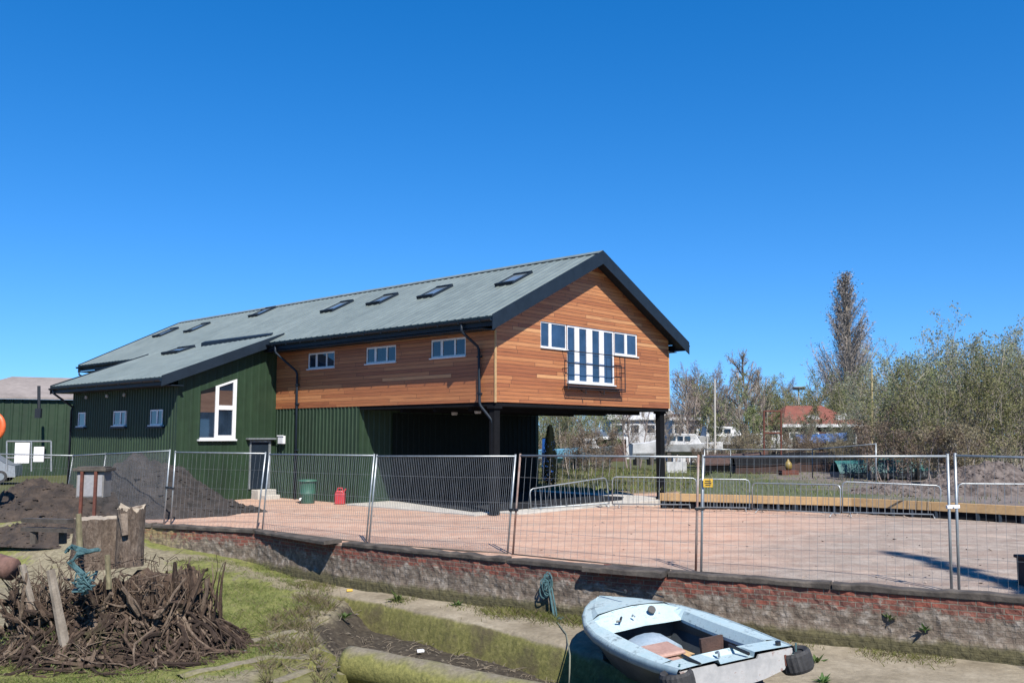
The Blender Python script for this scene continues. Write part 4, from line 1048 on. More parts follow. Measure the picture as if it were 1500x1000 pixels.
heap('soil_heap', -11.1, 27.4, 3.2, 2.0, 1.80, M['soil'], 'dark grey soil heap behind the fence against the lean-to', rot=0.05, seed=3, lumps=.30, z0=-0.05)
heap('soil_heap', -13.6, 26.4, 2.7, 1.9, 1.25, M['soilA'], 'brown soil heap with dead weeds behind the notice cabinet', seed=8, z0=-0.15, lumps=.2)
heap('soil_heap', -11.6, 24.0, 2.4, 1.5, 0.75, M['soilA'], 'low brown spill of soil along the wall behind the tree stump', seed=5, z0=-0.35, lumps=.3)
heap('rubble_heap', 16.3, 31.0, 2.9, 2.2, 1.15, M['rubble'], 'greyish rubble heap behind the right fence posts', seed=12, z0=0.3, lumps=.25, cat='rubble heap')
heap('rubble_heap', 13.0, 30.4, 2.2, 1.2, 0.45, M['rubble'], 'low rubble spread left of the rubble heap', seed=19, z0=0.33, lumps=.3, cat='rubble heap')

# ------------------------------------------------------------------ dinghy
A_ = Vector((2.76, 11.12, 0)); Bw = Vector((1.50, 14.85, 0)); ang = math.atan2(Bw.y - A_.y, Bw.x - A_.x)
def painted(name, a, b_, worn, sc=3.0, thr=(0.6, 0.66), rough=0.45):
    m, nt, bs = newmat(name); co = objco(nt)
    n1 = noise_n(nt, co, sc, 6, 0.7); n2 = noise_n(nt, co, sc * 5, 5, 0.7)
    c = ramp(nt, n1, [(0.35, a), (0.65, b_)]); c = mixc(nt, 0.4, c, ramp(nt, n2, [(0.3, (.7, .7, .7)), (0.7, (1.2, 1.2, 1.2))]), 'MULTIPLY')
    k = ramp(nt, math_n(nt, 'ADD', math_n(nt, 'MULTIPLY', n1, .5), math_n(nt, 'MULTIPLY', n2, .5)), [(thr[0], (0, 0, 0)), (thr[1], (1, 1, 1))])
    c = mixc(nt, k, c, worn); nt.links.new(c, bs.inputs['Base Color']); bs.inputs['Roughness'].default_value = rough
    bump_n(nt, bs, n2, 0.15, 0.01); return m
M['deck'] = painted('pale_blue_gelcoat', (0.46, 0.62, 0.66), (0.60, 0.74, 0.77), (0.20, 0.27, 0.29), 3.2, (0.53, 0.62))
M['hull'] = painted('grey_hull_paint', (0.10, 0.115, 0.12), (0.16, 0.175, 0.18), (0.05, 0.06, 0.06), 2.0)
M['gunwale'] = painted('grey_blue_rim', (0.26, 0.36, 0.40), (0.42, 0.53, 0.57), (0.10, 0.13, 0.14), 4.0, (.52, .62))
M['transom'] = painted('flaking_white_paint', (0.40, 0.40, 0.40), (0.58, 0.57, 0.56), (0.30, 0.20, 0.175), 2.2, (0.54, 0.60), 0.7)
M['inside'] = mat('dark_boat_lining', (0.030, 0.042, 0.055), (0.055, 0.07, 0.085), 3, 0.7)
M['bilge'] = mat('wet_bilge', (0.06, 0.042, 0.02), (0.13, 0.095, 0.04), 5, 0.4)
M['seat'] = mat('faded_blue_seat', (0.24, 0.33, 0.42), (0.34, 0.42, 0.50), 4, 0.6)
M['pinkbox'] = mat('faded_pink_box', (0.42, 0.25, 0.20), (0.52, 0.33, 0.27), 4, 0.7)
DZ = -0.96
root = thing('dinghy', 'old pale blue motor dinghy with open cockpit lying on the dry dock floor', 'boat', (A_.x, A_.y, DZ), ang)
root.rotation_euler = (math.radians(-6.0), math.radians(0.2), ang)
ST = [0, .5, 1.0, 1.6, 2.2, 2.75, 3.2, 3.55, 3.82, 3.98]
HB = [.78, .85, .90, .92, .89, .79, .62, .43, .22, .03]
SZ = [.68, .66, .655, .655, .665, .685, .705, .72, .73, .735]
CBm = [.64, .68, .72, .72, .68, .56, .40, .25, .11, .012]
CZ = [.43, .34, .24, .19, .22, .27, .34, .43, .53, .63]
KZ = [.34, .21, .08, 0, .01, .04, .11, .22, .38, .58]
def lerpA(A, x):
    for i in range(len(ST) - 1):
        if ST[i] <= x <= ST[i + 1]:
            t = (x - ST[i]) / (ST[i + 1] - ST[i]); return A[i] * (1 - t) + A[i + 1] * t
    return A[-1]
b = MB(); rows = []
XS = [ST[0]] + [x for i in range(len(ST) - 1) for x in (ST[i] + (ST[i + 1] - ST[i]) * .5, ST[i + 1])]
for x in XS:
    hb_, s_, cb, cz, kz = (lerpA(A, x) for A in (HB, SZ, CBm, CZ, KZ))
    half = [(0, kz), (cb * .55, kz + (cz - kz) * .35), (cb, cz), (cb + (hb_ - cb) * .6, cz + (s_ - cz) * .5), (hb_, s_ - 0.07)]
    rows.append([(x, -y, z) for y, z in reversed(half[1:])] + [(x, y, z) for y, z in half])
b.grid(rows); b.build('hull', M['hull'], root, local=True, smooth=True)
tr = MB(); q = rows[0]; tr.prism([(p[0] - .012, p[1] * .995, p[2]) for p in q] + [(-0.012, .78, .66), (-.012, .30, .665), (-.012, .27, .622), (-.012, -.27, .622), (-.012, -.30, .665), (-.012, -.78, .66)], (0.03, 0, 0))
tro = tr.build('transom', M['transom'], root, local=True)
# rim band around the sheer
b = MB()
for sgn in (1, -1):
    rr = []
    for x in XS:
        h_, s_ = lerpA(HB, x), lerpA(SZ, x)
        rr.append([(x, sgn * (h_ + .0), s_ - .115), (x, sgn * (h_ + .03), s_ - .10), (x, sgn * (h_ + .035), s_ - .02), (x, sgn * (h_ + .012), s_ + .012), (x, sgn * (h_ - .02), s_ + .012), (x, sgn * (h_ - .03), s_ - .06)])
    b.grid(rr, closed=True)
b.build('gunwale', M['gunwale'], root, local=True, smooth=True)
# deck with cockpit opening
def op(x):      # opening half width (outer edge of coaming slope)
    return min(lerpA(HB, x) - .15, .70)
C0, C1 = 0.38, 2.42
b = MB()
for sgn in (1, -1):
    rr = []
    for x in [C0 + (C1 - C0) * i / 12 for i in range(13)]:
        h_, s_, o_ = lerpA(HB, x), lerpA(SZ, x), op(x)
        rr.append([(x, sgn * (h_ - .01), s_ + .008), (x, sgn * o_, s_ + .03), (x, sgn * (o_ - .03), s_ + .02), (x, sgn * (o_ - .10), s_ - .09), (x, sgn * (o_ - .105), s_ - .13)])
    b.grid(rr)
# rear deck
for (x0, x1) in ((-.005, C0),):
    rr = []
    for i in range(6):
        x = x0 + (x1 - x0) * i / 5; h_, s_ = lerpA(HB, max(x, 0)), lerpA(SZ, max(x, 0)); row = []
        for y in (-1, -.8, -.45, -.33, -.30, 0, .30, .33, .45, .8, 1):
            dip = -0.055 if abs(y) < .32 and x < .34 else 0.0
            row.append((x, y * (h_ - .008), s_ + .008 + .022 * (1 - y * y) + dip))
        rr.append(row)
    b.grid(rr)
b.add([(C0, -op(C0), .685), (C0, op(C0), .685), (C0 + .06, op(C0) - .1, .56), (C0 + .06, -op(C0) + .1, .56)], [(0, 1, 2, 3)])
# dash panel rising to the foredeck
DX = 2.80
rr = []
for i in range(5):
    f = i / 4; x = C1 + (DX - C1) * f; h_, s_ = lerpA(HB, x), lerpA(SZ, x); o_ = op(x) - .02
    zc_ = (lerpA(SZ, C1) - .10) * (1 - f) + (s_ + .10) * f
    rr.append([(x, -(h_ - .01), s_ + .008), (x, -o_ - .03, s_ + .03), (x, -o_ + .06, min(zc_, s_ + .07)), (x, -o_ * .5, zc_ + .005), (x, 0, zc_ + .02), (x, o_ * .5, zc_ + .005), (x, o_ - .06, min(zc_, s_ + .07)), (x, o_ + .03, s_ + .03), (x, h_ - .01, s_ + .008)])
b.grid(rr)
rr = []
for i in range(9):
    f = i / 8; x = DX + (3.975 - DX) * f; h_, s_ = lerpA(HB, x), lerpA(SZ, x); o_ = max(h_ - .13, h_ * .6)
    cam_ = .10 * (1 - f) + .02
    rr.append([(x, -(h_ - .01 * (1 - f)), s_ + .008), (x, -o_, s_ + .02 + .012), (x, -o_ + .09 * (1 - f), s_ + cam_ * .75), (x, -o_ * .5, s_ + cam_ * .95), (x, 0, s_ + cam_ + .015), (x, o_ * .5, s_ + cam_ * .95), (x, o_ - .09 * (1 - f), s_ + cam_ * .75), (x, o_, s_ + .032), (x, h_ - .01 * (1 - f), s_ + .008)])
b.grid(rr)
b.build('deck', M['deck'], root, local=True, smooth=False)
# lining
b = MB()
for sgn in (1, -1):
    rr = []
    for x in [C0 + .05 + (C1 + .25 - C0 - .05) * i / 8 for i in range(9)]:
        o_ = op(x) - .105; rr.append([(x, sgn * o_, lerpA(SZ, x) - .125), (x, sgn * (o_ + .04), .40), (x, sgn * (o_ - .1), .16)])
    b.grid(rr)
b.add([(C1 + .25, -.6, .16), (C1 + .25, .6, .16), (C1 + .25, .6, .62), (C1 + .25, -.6, .62)], [(0, 1, 2, 3)])
b.add([(C0 + .055, -.6, .16), (C0 + .055, .6, .16), (C0 + .055, .6, .58), (C0 + .055, -.6, .58)], [(0, 1, 2, 3)])
b.build('lining', M['inside'], root, local=True)
b = MB(); b.grid([[(C0 + .04, -.62, .165), (C0 + .04, .62, .165)], [(C1 + .26, -.62, .165), (C1 + .26, .62, .165)]]); b.build('floor', M['bilge'], root, local=True)
b = MB(); rr = []
for i in range(9):
    t = math.pi * i / 8; rr.append([(1.92 + .0, .40 - .36 * (1 - math.cos(t)), .30 + .17 * math.sin(t)), (2.38, .40 - .36 * (1 - math.cos(t)), .33 + .17 * math.sin(t))])
b.grid(rr)
b.f.append(tuple(2 * i for i in range(9))); b.m.append(0)
b.build('seat', M['seat'], root, local=True, smooth=True)
b = MB(); b.hexa([(1.05, .05, .17), (1.62, .05, .17), (1.62, .60, .17), (1.05, .60, .17), (1.08, .10, .42), (1.60, .08, .45), (1.60, .52, .45), (1.08, .54, .42)])
b.hexa([(1.25, -.02, .45), (1.78, -.02, .46), (1.78, .56, .46), (1.25, .56, .45), (1.27, 0, .50), (1.76, 0, .52), (1.76, .54, .52), (1.27, .54, .50)])
b.build('engine_box', M['pinkbox'], root, local=True, bevel=0.03)
b = MB(); b.bar((0.75, -.42, .22), (1.95, -.12, .36), .16, .03); b.build('loose_plank', M['plank'], root, local=True)
b = MB(); b.obox((1.30, -.42, .42), (.02, .004, 0), (.0, .17, .0), (0, 0, .17)); b.build('upright_board', M['brown'], root, local=True)
# portholes, cleats and fittings on the deck
b = MB()
b.tube([(2.60, -.22, .745), (2.575, -.22, .765)], .06, 14); 
b.build('porthole', M['black'], root, local=True)
b = MB(); b.tube([(2.58, .30, .70), (2.54, .30, .74), (2.50, .34, .70), (2.52, .40, .70)], .017, 6); b.build('cleat', M['black'], root, local=True)
b = MB(); b.tube([(2.56, .12, .72), (2.53, .12, .75), (2.50, .10, .72)], .013, 6); b.build('cleat', M['zinc'], root, local=True)
b = MB(); b.tube([(3.05, -.02, .965), (3.75, .0, .93)], .010, 5); b.tube([(3.05, -.03, .96), (3.02, -.03, 1.0)], .022, 6); b.build('deck_strap', M['black'], root, local=True)
b = MB(); b.tube([(2.75, -.52, .86), (3.1, -.42, .90)], .012, 5); b.build('deck_strap', M['black'], root, local=True)
for yy in (.50, -.17): 
    b = MB(); b.tube([(.0, yy, .70), (.20, yy + .02, .715), (.42, yy + .0, .71)], .022, 6); b.build('deck_strap', M['black'], root, local=True)
b = MB(); b.tube([(.2, .12, .665), (.2, .12, .70), (.24, .10, .72), (.28, .12, .70)], .016, 6); b.build('cleat', M['zinc'], root, local=True)
b = MB(); b.lathe((.10, -.66, .67), [(.035, 0), (.035, .07)], 10); b.build('cleat', M['black'], root, local=True)
b = MB(); b.box(-.02, -.013, -.68, -.65, .47, .60); b.build('transom_strip', M['rust'], root, local=True)
# tyres used as corner fenders
def tyre(lc, label, tilt):
    p = Vector((A_.x, A_.y, DZ)) + Matrix.Rotation(ang, 4, 'Z') @ Vector(lc)
    rt = thing('tyre_fender', label, 'tyre', p, 0, 'old tyres hung on the dinghy stern corners')
    b = MB(); rows = []; Rr, wdt = .20, .125; n = 40
    prof = [(.62, -.8), (.9, -1), (1.0, -.7), (1.02, 0), (1.0, .7), (.9, 1), (.62, .8), (.6, 0)]
    for i in range(n):
        t = 2 * math.pi * i / n; tread = 1.0 + (.022 if i % 2 else -.012)
        rows.append([(Rr * pr * (tread if pr > .95 else 1) * math.cos(t), Rr * pr * (tread if pr > .95 else 1) * math.sin(t), wdt * pz) for pr, pz in prof])
    rows.append(rows[0]); b.grid(rows, closed=True)
    o = b.build('tread', M['rubber'], rt, local=True)
    b = MB(); b.lathe((0, 0, -wdt * .5), [(Rr * .66, 0), (Rr * .66, wdt * 1.15), (Rr * .2, wdt * 1.22)], 20); b.build('core', M['rubber'], rt, local=True, smooth=True)
    b = MB(); b.tube([(0, 0, -.02), (-.1 * math.cos(ang), -.1 * math.sin(ang), .18)], .012, 5); b.build('lashing', M['rope'], rt, local=True)
    rt.rotation_euler = (tilt[0], tilt[1], ang)
tyre((.06, -.80, .57), 'ribbed black tyre hung on the right stern corner of the dinghy', (-.25, .1))
tyre((.06, .84, .45), 'black tyre hung on the near left stern corner of the dinghy', (-.2, .1))

# ------------------------------------------------------------------ mooring rope and rag at the wall
p = at(800, 852, wall_at(1.0) - .12); p = Vector((p.x, wall_at(p.x) - .10, p.z))
root = thing('mooring_rope', 'teal rope bunched on the brick wall and trailing down to the dock floor', 'rope', p)
b = MB()
for i in range(14):
    a0 = R.uniform(0, 6.28); c = p + Vector((R.uniform(-.05, .07), R.uniform(-.09, .0), R.uniform(-.22, .05)))
    rad = R.uniform(.05, .11)
    b.tube([c + Vector((rad * math.cos(a0 + t) * .7, -.02 * math.sin(t * 2), rad * math.sin(a0 + t) * 1.3)) for t in np.linspace(0, 5.2, 12)], .013, 5)
b.build('knot', M['rope'], root)
foot = gnd(812, 905, -.85); e_ = gnd(835, 962, -.93); e2_ = at(834, 1004, gnd(835, 962, -.93).y - .10)
pts = [p + Vector((0.05, -.02, -.1)), p.lerp(foot, .5) + Vector((.02, -.03, 0)), foot, foot.lerp(e_, .5) + Vector((.08, 0, .03)), e_ + Vector((0, 0, .03)), e2_, e2_ + Vector((0, 0, -.4))]
b = MB(); b.tube(pts[:3], .022, 5); b.tube([q + Vector((.05, 0, 0)) for q in pts[:3]], .016, 5); b.tube([foot + Vector((R.uniform(-.15, .15), R.uniform(-.2, .0), .03)) for _ in range(8)], .016, 5)
b.build('hanging_strands', M['rope'], root)
b = MB(); b.tube(pts[2:], .011, 5); b.build('trailing_line', mat('grey_line', (.20, .22, .17), (.28, .29, .22), 5, .8), root)

# ------------------------------------------------------------------ mossy log in the trench
def logmat():
    m, nt, bs = newmat('mossy_log'); co = objco(nt)
    ge = N(nt, 'ShaderNodeNewGeometry'); sx = N(nt, 'ShaderNodeSeparateXYZ'); nt.links.new(ge.outputs['Normal'], sx.inputs[0])
    n1 = noise_n(nt, co, 2.0, 6, .65); n2 = noise_n(nt, co, 14, 5, .7)
    wd_ = ramp(nt, n2, [(.3, (.15, .125, .085)), (.7, (.28, .245, .175))]); ms = ramp(nt, n2, [(.3, (.11, .115, .025)), (.7, (.29, .275, .08))])
    k = math_n(nt, 'ADD', math_n(nt, 'MULTIPLY_ADD', sx.outputs[2], -.8, .92), math_n(nt, 'MULTIPLY_ADD', n1, 1.2, -.6))
    c = mixc(nt, ramp(nt, k, [(.1, (0, 0, 0)), (.45, (1, 1, 1))]), wd_, ms); nt.links.new(c, bs.inputs['Base Color']); bs.inputs['Roughness'].default_value = .9
    bump_n(nt, bs, math_n(nt, 'ADD', n1, n2), .6, .03); return m
M['log'] = logmat()
def rough_tube(b, a, c, r0, r1, n=14, k=24, amp=.06, seed=0, m=0):
    a, c = Vector(a), Vector(c); d = (c - a).normalized(); s_ = d.cross(Vector((0, 0, 1))).normalized(); u_ = s_.cross(d); rows = []
    for i in range(k + 1):
        f = i / k; r = r0 + (r1 - r0) * f; row = []
        for j in range(n):
            t = 2 * math.pi * j / n; rr = r * (1 + amp * nz(math.cos(t) * 1.5 + seed, math.sin(t) * 1.5, f * (c - a).length * 1.2) + amp * .5 * nz(math.cos(t) * 5, math.sin(t) * 5 + seed, f * 6))
            row.append(a.lerp(c, f) + s_ * (rr * math.cos(t)) + u_ * (rr * math.sin(t)))
        rows.append(row)
    o = len(b.v); b.grid(rows, closed=True); b.f.append(tuple(o + j for j in range(n))); b.m.append(m); b.f.append(tuple(o + k * n + j for j in range(n))); b.m.append(m)
l0 = gnd(512, 972, -1.22); l1 = gnd(800, 1030, -1.22)
b = MB(); rough_tube(b, l0, l1 + (l1 - l0) * .3, .27, .25, 22, 50, .06)
tag(b.build('mossy_log', M['log'], smooth=True), 'long round mossy log lying in the muddy trench', 'log')
for (u0, v0, u1, v1, lab) in ((262, 1008, 486, 956, 'long half buried mossy board running up to the trench'), (395, 1006, 505, 964, 'short half buried mossy board next to the log end'), (300, 968, 430, 938, 'half buried grey board in the bank right of the root mass')):
    p, q = gnd(u0, v0, -1.1), gnd(u1, v1, -1.1); p.z = dock_h(p.x, p.y) + .03; q.z = dock_h(q.x, q.y) + .03
    b = MB(); d = q - p; rows = []; sdv = d.normalized().cross(Vector((0, 0, 1)))
    for i in range(25):
        f = i / 24; c = p + d * f; c.z = dock_h(c.x, c.y) + .025 + .012 * nz(f * 6, u0); w_ = .10 + .02 * nz(f * 5, v0)
        rows.append([c - sdv * w_ - Vector((0, 0, .12)), c - sdv * w_ + Vector((0, 0, .01)), c + Vector((0, 0, .03 + .01 * nz(f * 20, 1))), c + sdv * w_ + Vector((0, 0, .0)), c + sdv * w_ - Vector((0, 0, .12))])
    b.grid(rows); tag(b.build('buried_board', M['log']), lab, 'board')
b = MB(); rg = random.Random(55); k_ = 0
while k_ < 1500:
    u, v = rg.uniform(280, 900), rg.uniform(850, 1000); q = gnd(u, v, -1.2)
    if q.y > wall_at(q.x) - .2: continue
    t_ = sd(q.x, q.y, TRENCH)
    if not (t_ > .05 or (-.7 < t_ < 0 and q.x < -2.7)) or rg.random() < .3: continue
    sz = rg.uniform(.012, .05); q.z = dock_h(q.x, q.y) + .005
    if rg.random() < .45:
        d = Vector((rg.uniform(-1, 1), rg.uniform(-1, 1), rg.uniform(-.05, .25))).normalized() * rg.uniform(.06, .3); b.tube([q, q + d * .5 + Vector((0, 0, .02)), q + d], [.006, .005, .003], 4, m=1, cap=False)
    else:
        P_ = [q + Vector((rg.uniform(.5, 1.3) * a, rg.uniform(.5, 1.3) * c_, rg.uniform(.3, .9) * e)) * sz for a, c_, e in ((1, 0, 0), (0, 1, 0), (-1, 0, 0), (0, -1, 0), (0, 0, 1))]
        b.add(P_, [(0, 1, 4), (1, 2, 4), (2, 3, 4), (3, 0, 4)], 0)
    k_ += 1
M['debris_mud'] = mat('mud_clods', (.045, .036, .027), (.15, .125, .09), 4, .9); M['debris_twig'] = mat('dead_stalks', (.15, .12, .085), (.30, .25, .18), 4, .9)
tag(b.build('trench_debris', [M['debris_mud'], M['debris_twig']], fix=False), 'mud clods and dead stalks littering the trench', 'debris', kind='stuff')

# ------------------------------------------------------------------ tree stump and root mass in front, left
def barkmat(name, lo, mi, hi, moss=0.0):
    m, nt, bs = newmat(name); co = objco(nt, (1, 1, .45)); n1 = noise_n(nt, co, 2.5, 6, .7); n2 = noise_n(nt, co, 18, 5, .75)
    c = ramp(nt, n2, [(.28, lo), (.5, mi), (.74, hi)]); c = mixc(nt, .8, c, ramp(nt, n1, [(.3, (.55, .52, .5)), (.7, (1.35, 1.3, 1.25))]), 'MULTIPLY')
    if moss: c = mixc(nt, ramp(nt, n1, [(.58, (0, 0, 0)), (.7, (moss, moss, moss))]), c, (.10, .13, .03))
    nt.links.new(c, bs.inputs['Base Color']); bs.inputs['Roughness'].default_value = .95; bs.inputs['Specular IOR Level'].default_value = .2
    bump_n(nt, bs, n2, .9, .04); return m
M['root'] = barkmat('dry_roots', (.040, .027, .020), (.10, .070, .052), (.20, .15, .115), .3)
M['mound'] = barkmat('peaty_root_mound', (.022, .016, .012), (.060, .043, .033), (.12, .09, .068), .8)
M['bark'] = barkmat('weathered_bark', (.07, .052, .042), (.16, .125, .10), (.28, .235, .195))
M['splint'] = mat('pale_splintered_wood', (.16, .12, .09), (.32, .25, .19), 9, .9, bump=.6)
M['cut'] = mat('pale_cut_wood', (.34, .28, .21), (.48, .41, .32), 6, .85, bump=.4)
M_moss = mat('bright_moss', (.055, .085, .015), (.11, .14, .03), 6, .9)
SC = Vector((-6.35, 14.6, -1.0))
root = thing('root_mass', 'upturned mass of dry tangled roots on a dark mound at the lower left', 'tree stump', SC)
b = MB(); rows = []; nn_ = 110
for i in range(34):
    f = i / 33; row = []
    for j in range(nn_):
        t = 2 * math.pi * j / nn_; cx, sx2 = math.cos(t), math.sin(t)
        k = f * (1 + .16 * nz(cx * 1.6, sx2 * 1.6, 3) + .06 * nz(cx * 6, sx2 * 6, 1))
        x, y = k * 2.05 * cx, k * 1.45 * sx2
        z = .78 * (1 - sstep(.42, 1.02, f)) + .26 * fbm(x, y, 1.8, 5) * (1 - f * .5) - .05
        row.append((SC.x + x, SC.y + y, SC.z + z))
    rows.append(row)
b.grid(rows, closed=True); b.build('mound', M['mound'], root, smooth=True)
M['rootp'] = barkmat('pale_dry_roots', (.09, .064, .048), (.19, .145, .11), (.31, .25, .195))
M['rootd'] = barkmat('dark_damp_roots', (.022, .015, .012), (.055, .038, .030), (.10, .075, .058), .3)
RM = [M['root'], M['rootp'], M['rootd']]
def mz(f): return .78 * (1 - sstep(.42, 1.02, f))
b = MB()
for i in range(760):            # matted roots lying over the mound in all directions, the lower ones hanging
    t = R.uniform(0, 2 * math.pi)
    if math.sin(t) > .4 and R.random() < .75: t = -t
    f0 = R.uniform(.35, .98); tl = R.uniform(-1, 1); L = R.uniform(.25, .9); r = R.choice([.006, .008, .011, .011, .016, .024, .036]); pts = []
    df = R.uniform(.05, .5) * (1 if R.random() < .7 else -.4); dt = R.uniform(-.45, .45) - .1; lift = R.uniform(-.02, .10); wv = R.uniform(3, 9)
    for k in range(7):
        q = k / 6; f = min(f0 + df * q, 1.13); tt = t + dt * q + .05 * math.sin(q * wv + i)
        kk = 1 + .16 * nz(math.cos(tt) * 1.6, math.sin(tt) * 1.6, 3)
        x, y = f * kk * (2.05 + .25 * math.cos(tt)) * math.cos(tt), f * kk * 1.45 * math.sin(tt)
        z = mz(f) + .26 * fbm(x, y, 1.8, 5) * (1 - f * .5) + lift * math.sin(q * 3.1) + .02 + .05 * nz(x * 3, y * 3, i)
        if f > .95: z -= R.uniform(0, .05)
        pts.append(SC + Vector((x, y, z)))
    b.tube(pts, [r, r * 1.05, r * .9, r * .8, r * .65, r * .5, r * .2], 5, m=R.choice([0, 0, 2, 1, 2, 2]))
b.build('roots', RM, root)
b = MB(); rows = []             # the fibrous core of the root ball
for i in range(30):
    f = i / 29; row = []
    for j in range(120):
        t = 2 * math.pi * j / 120; cx, sy = math.cos(t), math.sin(t)
        left = sstep(.25, -.9, cx); H_ = 1.10 - .34 * left + .26 * nz(cx * 2.3, sy * 2.3, 2) + .08 * nz(cx * 11, sy * 11, 4)
        g_ = min(1, f / .72); rr = (1.02 - .20 * g_ + .22 * nz(cx * 2, sy * 2, g_ * .6) + .07 * nz(cx * 9, sy * 9, g_ * .8) + .05 * nz(cx * 22, sy * 22, g_ * 1.2)) * (1 if f < .72 else 1 - (f - .72) / .28)
        z = .30 + (H_ - .30) * g_ - (.22 * ((f - .72) / .28) if f > .72 else 0) + (.06 * nz(cx * rr * 4, sy * rr * 4, 9) if f > .72 else 0)
        row.append((SC.x + 1.38 * rr * cx, SC.y + .86 * rr * sy, SC.z + z))
    rows.append(row)
b.grid(rows, closed=True); b.build('root_ball', M['root'], root)
b = MB()
for i in range(560):            # splinters and broken root ends hugging the core
    t = R.uniform(-math.pi, math.pi)
    if math.sin(t) > .3 and R.random() < .6: t = -abs(t)
    cx, sy = math.cos(t), math.sin(t); left = sstep(.25, -.9, cx)
    kk = R.uniform(.80, 1.12) * (1.0 + .20 * nz(cx * 2, sy * 2, .3)); z0 = R.uniform(.2, .75); H_ = 1.22 - .34 * left + .26 * nz(cx * 2.3, sy * 2.3, 2)
    p = SC + Vector((1.40 * kk * cx, .88 * kk * sy, z0))
    top_ = H_ + R.uniform(-.6, .06) + (.28 * R.random() if R.random() < .12 else 0); h = max(.12, top_ - z0)
    r = R.choice([.006, .008, .010, .012, .016, .022, .034, .05])
    sl_ = R.gauss(0, .30); lean = Vector((-sy * sl_ - .03, cx * sl_ * .6, 0)) + Vector((cx, sy, 0)) * R.uniform(-.16, .16)
    pts = [p + lean * q + Vector((.05 * nz(i, q * 2.2), .05 * nz(q * 2.2, i), h * q)) for q in (0, .25, .5, .75, 1.0)]
    b.tube(pts, [r * .9, r * R.uniform(.8, 1.3), r * R.uniform(.7, 1.2), r * R.uniform(.5, 1.0), r * R.uniform(.2, .8)], 6, m=R.choice([0, 0, 1, 1, 2]))
for i in range(170):        # thin twigs sticking out of the ragged left and top
    t = R.gauss(-2.6, .55) if R.random() < .65 else R.uniform(-math.pi, math.pi); cx, sy = math.cos(t), math.sin(t)
    p = SC + Vector((R.uniform(.7, 1.5) * cx, R.uniform(.5, .95) * sy, R.uniform(.5, 1.0))); d = Vector((R.gauss(-.12, .35), R.gauss(-.1, .3), R.uniform(.25, 1))).normalized() * R.uniform(.2, .62)
    b.tube([p, p + d * .5 + Vector((R.gauss(0, .04), 0, R.gauss(0, .03))), p + d], [.009, .007, .003], 4, m=R.choice([0, 1, 1]), cap=False)
for i in range(90):
    t = R.uniform(-math.pi, 0.2); cx, sy = math.cos(t), math.sin(t); p = SC + Vector((1.40 * cx, .88 * sy, R.uniform(.35, 1.25))); a = R.uniform(-.5, .5); r = R.choice([.008, .012, .02])
    pts = [p + Vector((-sy, cx, 0)) * (a * q) + Vector((cx, sy, 0)) * (.10 * math.sin(q * 3.1)) + Vector((0, 0, R.uniform(-.06, .06))) for q in (0, .3, .6, 1)]
    b.tube(pts, [r, r, r * .8, r * .4], 5, m=R.choice([0, 1, 2]))
b.build('broken_root_ends', RM, root)
b = MB()
for i in range(330):            # fine twisted rootlets and twigs
    t = R.uniform(0, 6.283); f = R.uniform(.2, 1.05); x, y = f * 1.95 * math.cos(t), f * 1.35 * math.sin(t); z = mz(f) + .08 + (.5 if f < .7 and R.random() < .4 else 0)
    p = SC + Vector((x, y, z)); d = Vector((R.uniform(-1, 1), R.uniform(-1, .6), R.uniform(-.5, .6))).normalized() * R.uniform(.12, .42)
    pr_ = Vector((R.uniform(-.08, .08), R.uniform(-.08, .08), R.uniform(-.02, .08)))
    b.tube([p, p + d * .35 + pr_, p + d * .7 - pr_ * .4, p + d], [.007, .006, .005, .002], 4, cap=False, m=R.choice([0, 1, 1, 2]))
b.build('loose_rootlets', RM, root)
b = MB(); rng = random.Random(41)
for (mx_, my_, n_) in ((-.55, -.95, 260), (.45, -1.05, 300), (1.0, -.85, 160), (-.1, -1.2, 160), (-1.3, -.6, 120), (.1, -.85, 200)):
    for k in range(n_):
        x, y = mx_ + rng.gauss(0, .17), my_ + rng.gauss(0, .13); f = math.hypot(x / 2.05, y / 1.45)
        z = mz(f) + .26 * fbm(x, y, 1.8, 5) * (1 - f * .5) + .07; h = rng.uniform(.02, .06); a = rng.uniform(0, 6.28); w_ = .012
        b.add([(SC.x + x - w_ * math.cos(a), SC.y + y - w_ * math.sin(a), SC.z + z), (SC.x + x + w_ * math.cos(a), SC.y + y + w_ * math.sin(a), SC.z + z), (SC.x + x + rng.gauss(0, .03), SC.y + y + rng.gauss(0, .03), SC.z + z + h)], [(0, 1, 2)])
o = b.build('moss_patches', M_moss, root, fix=False); o['kind'] = 'stuff'
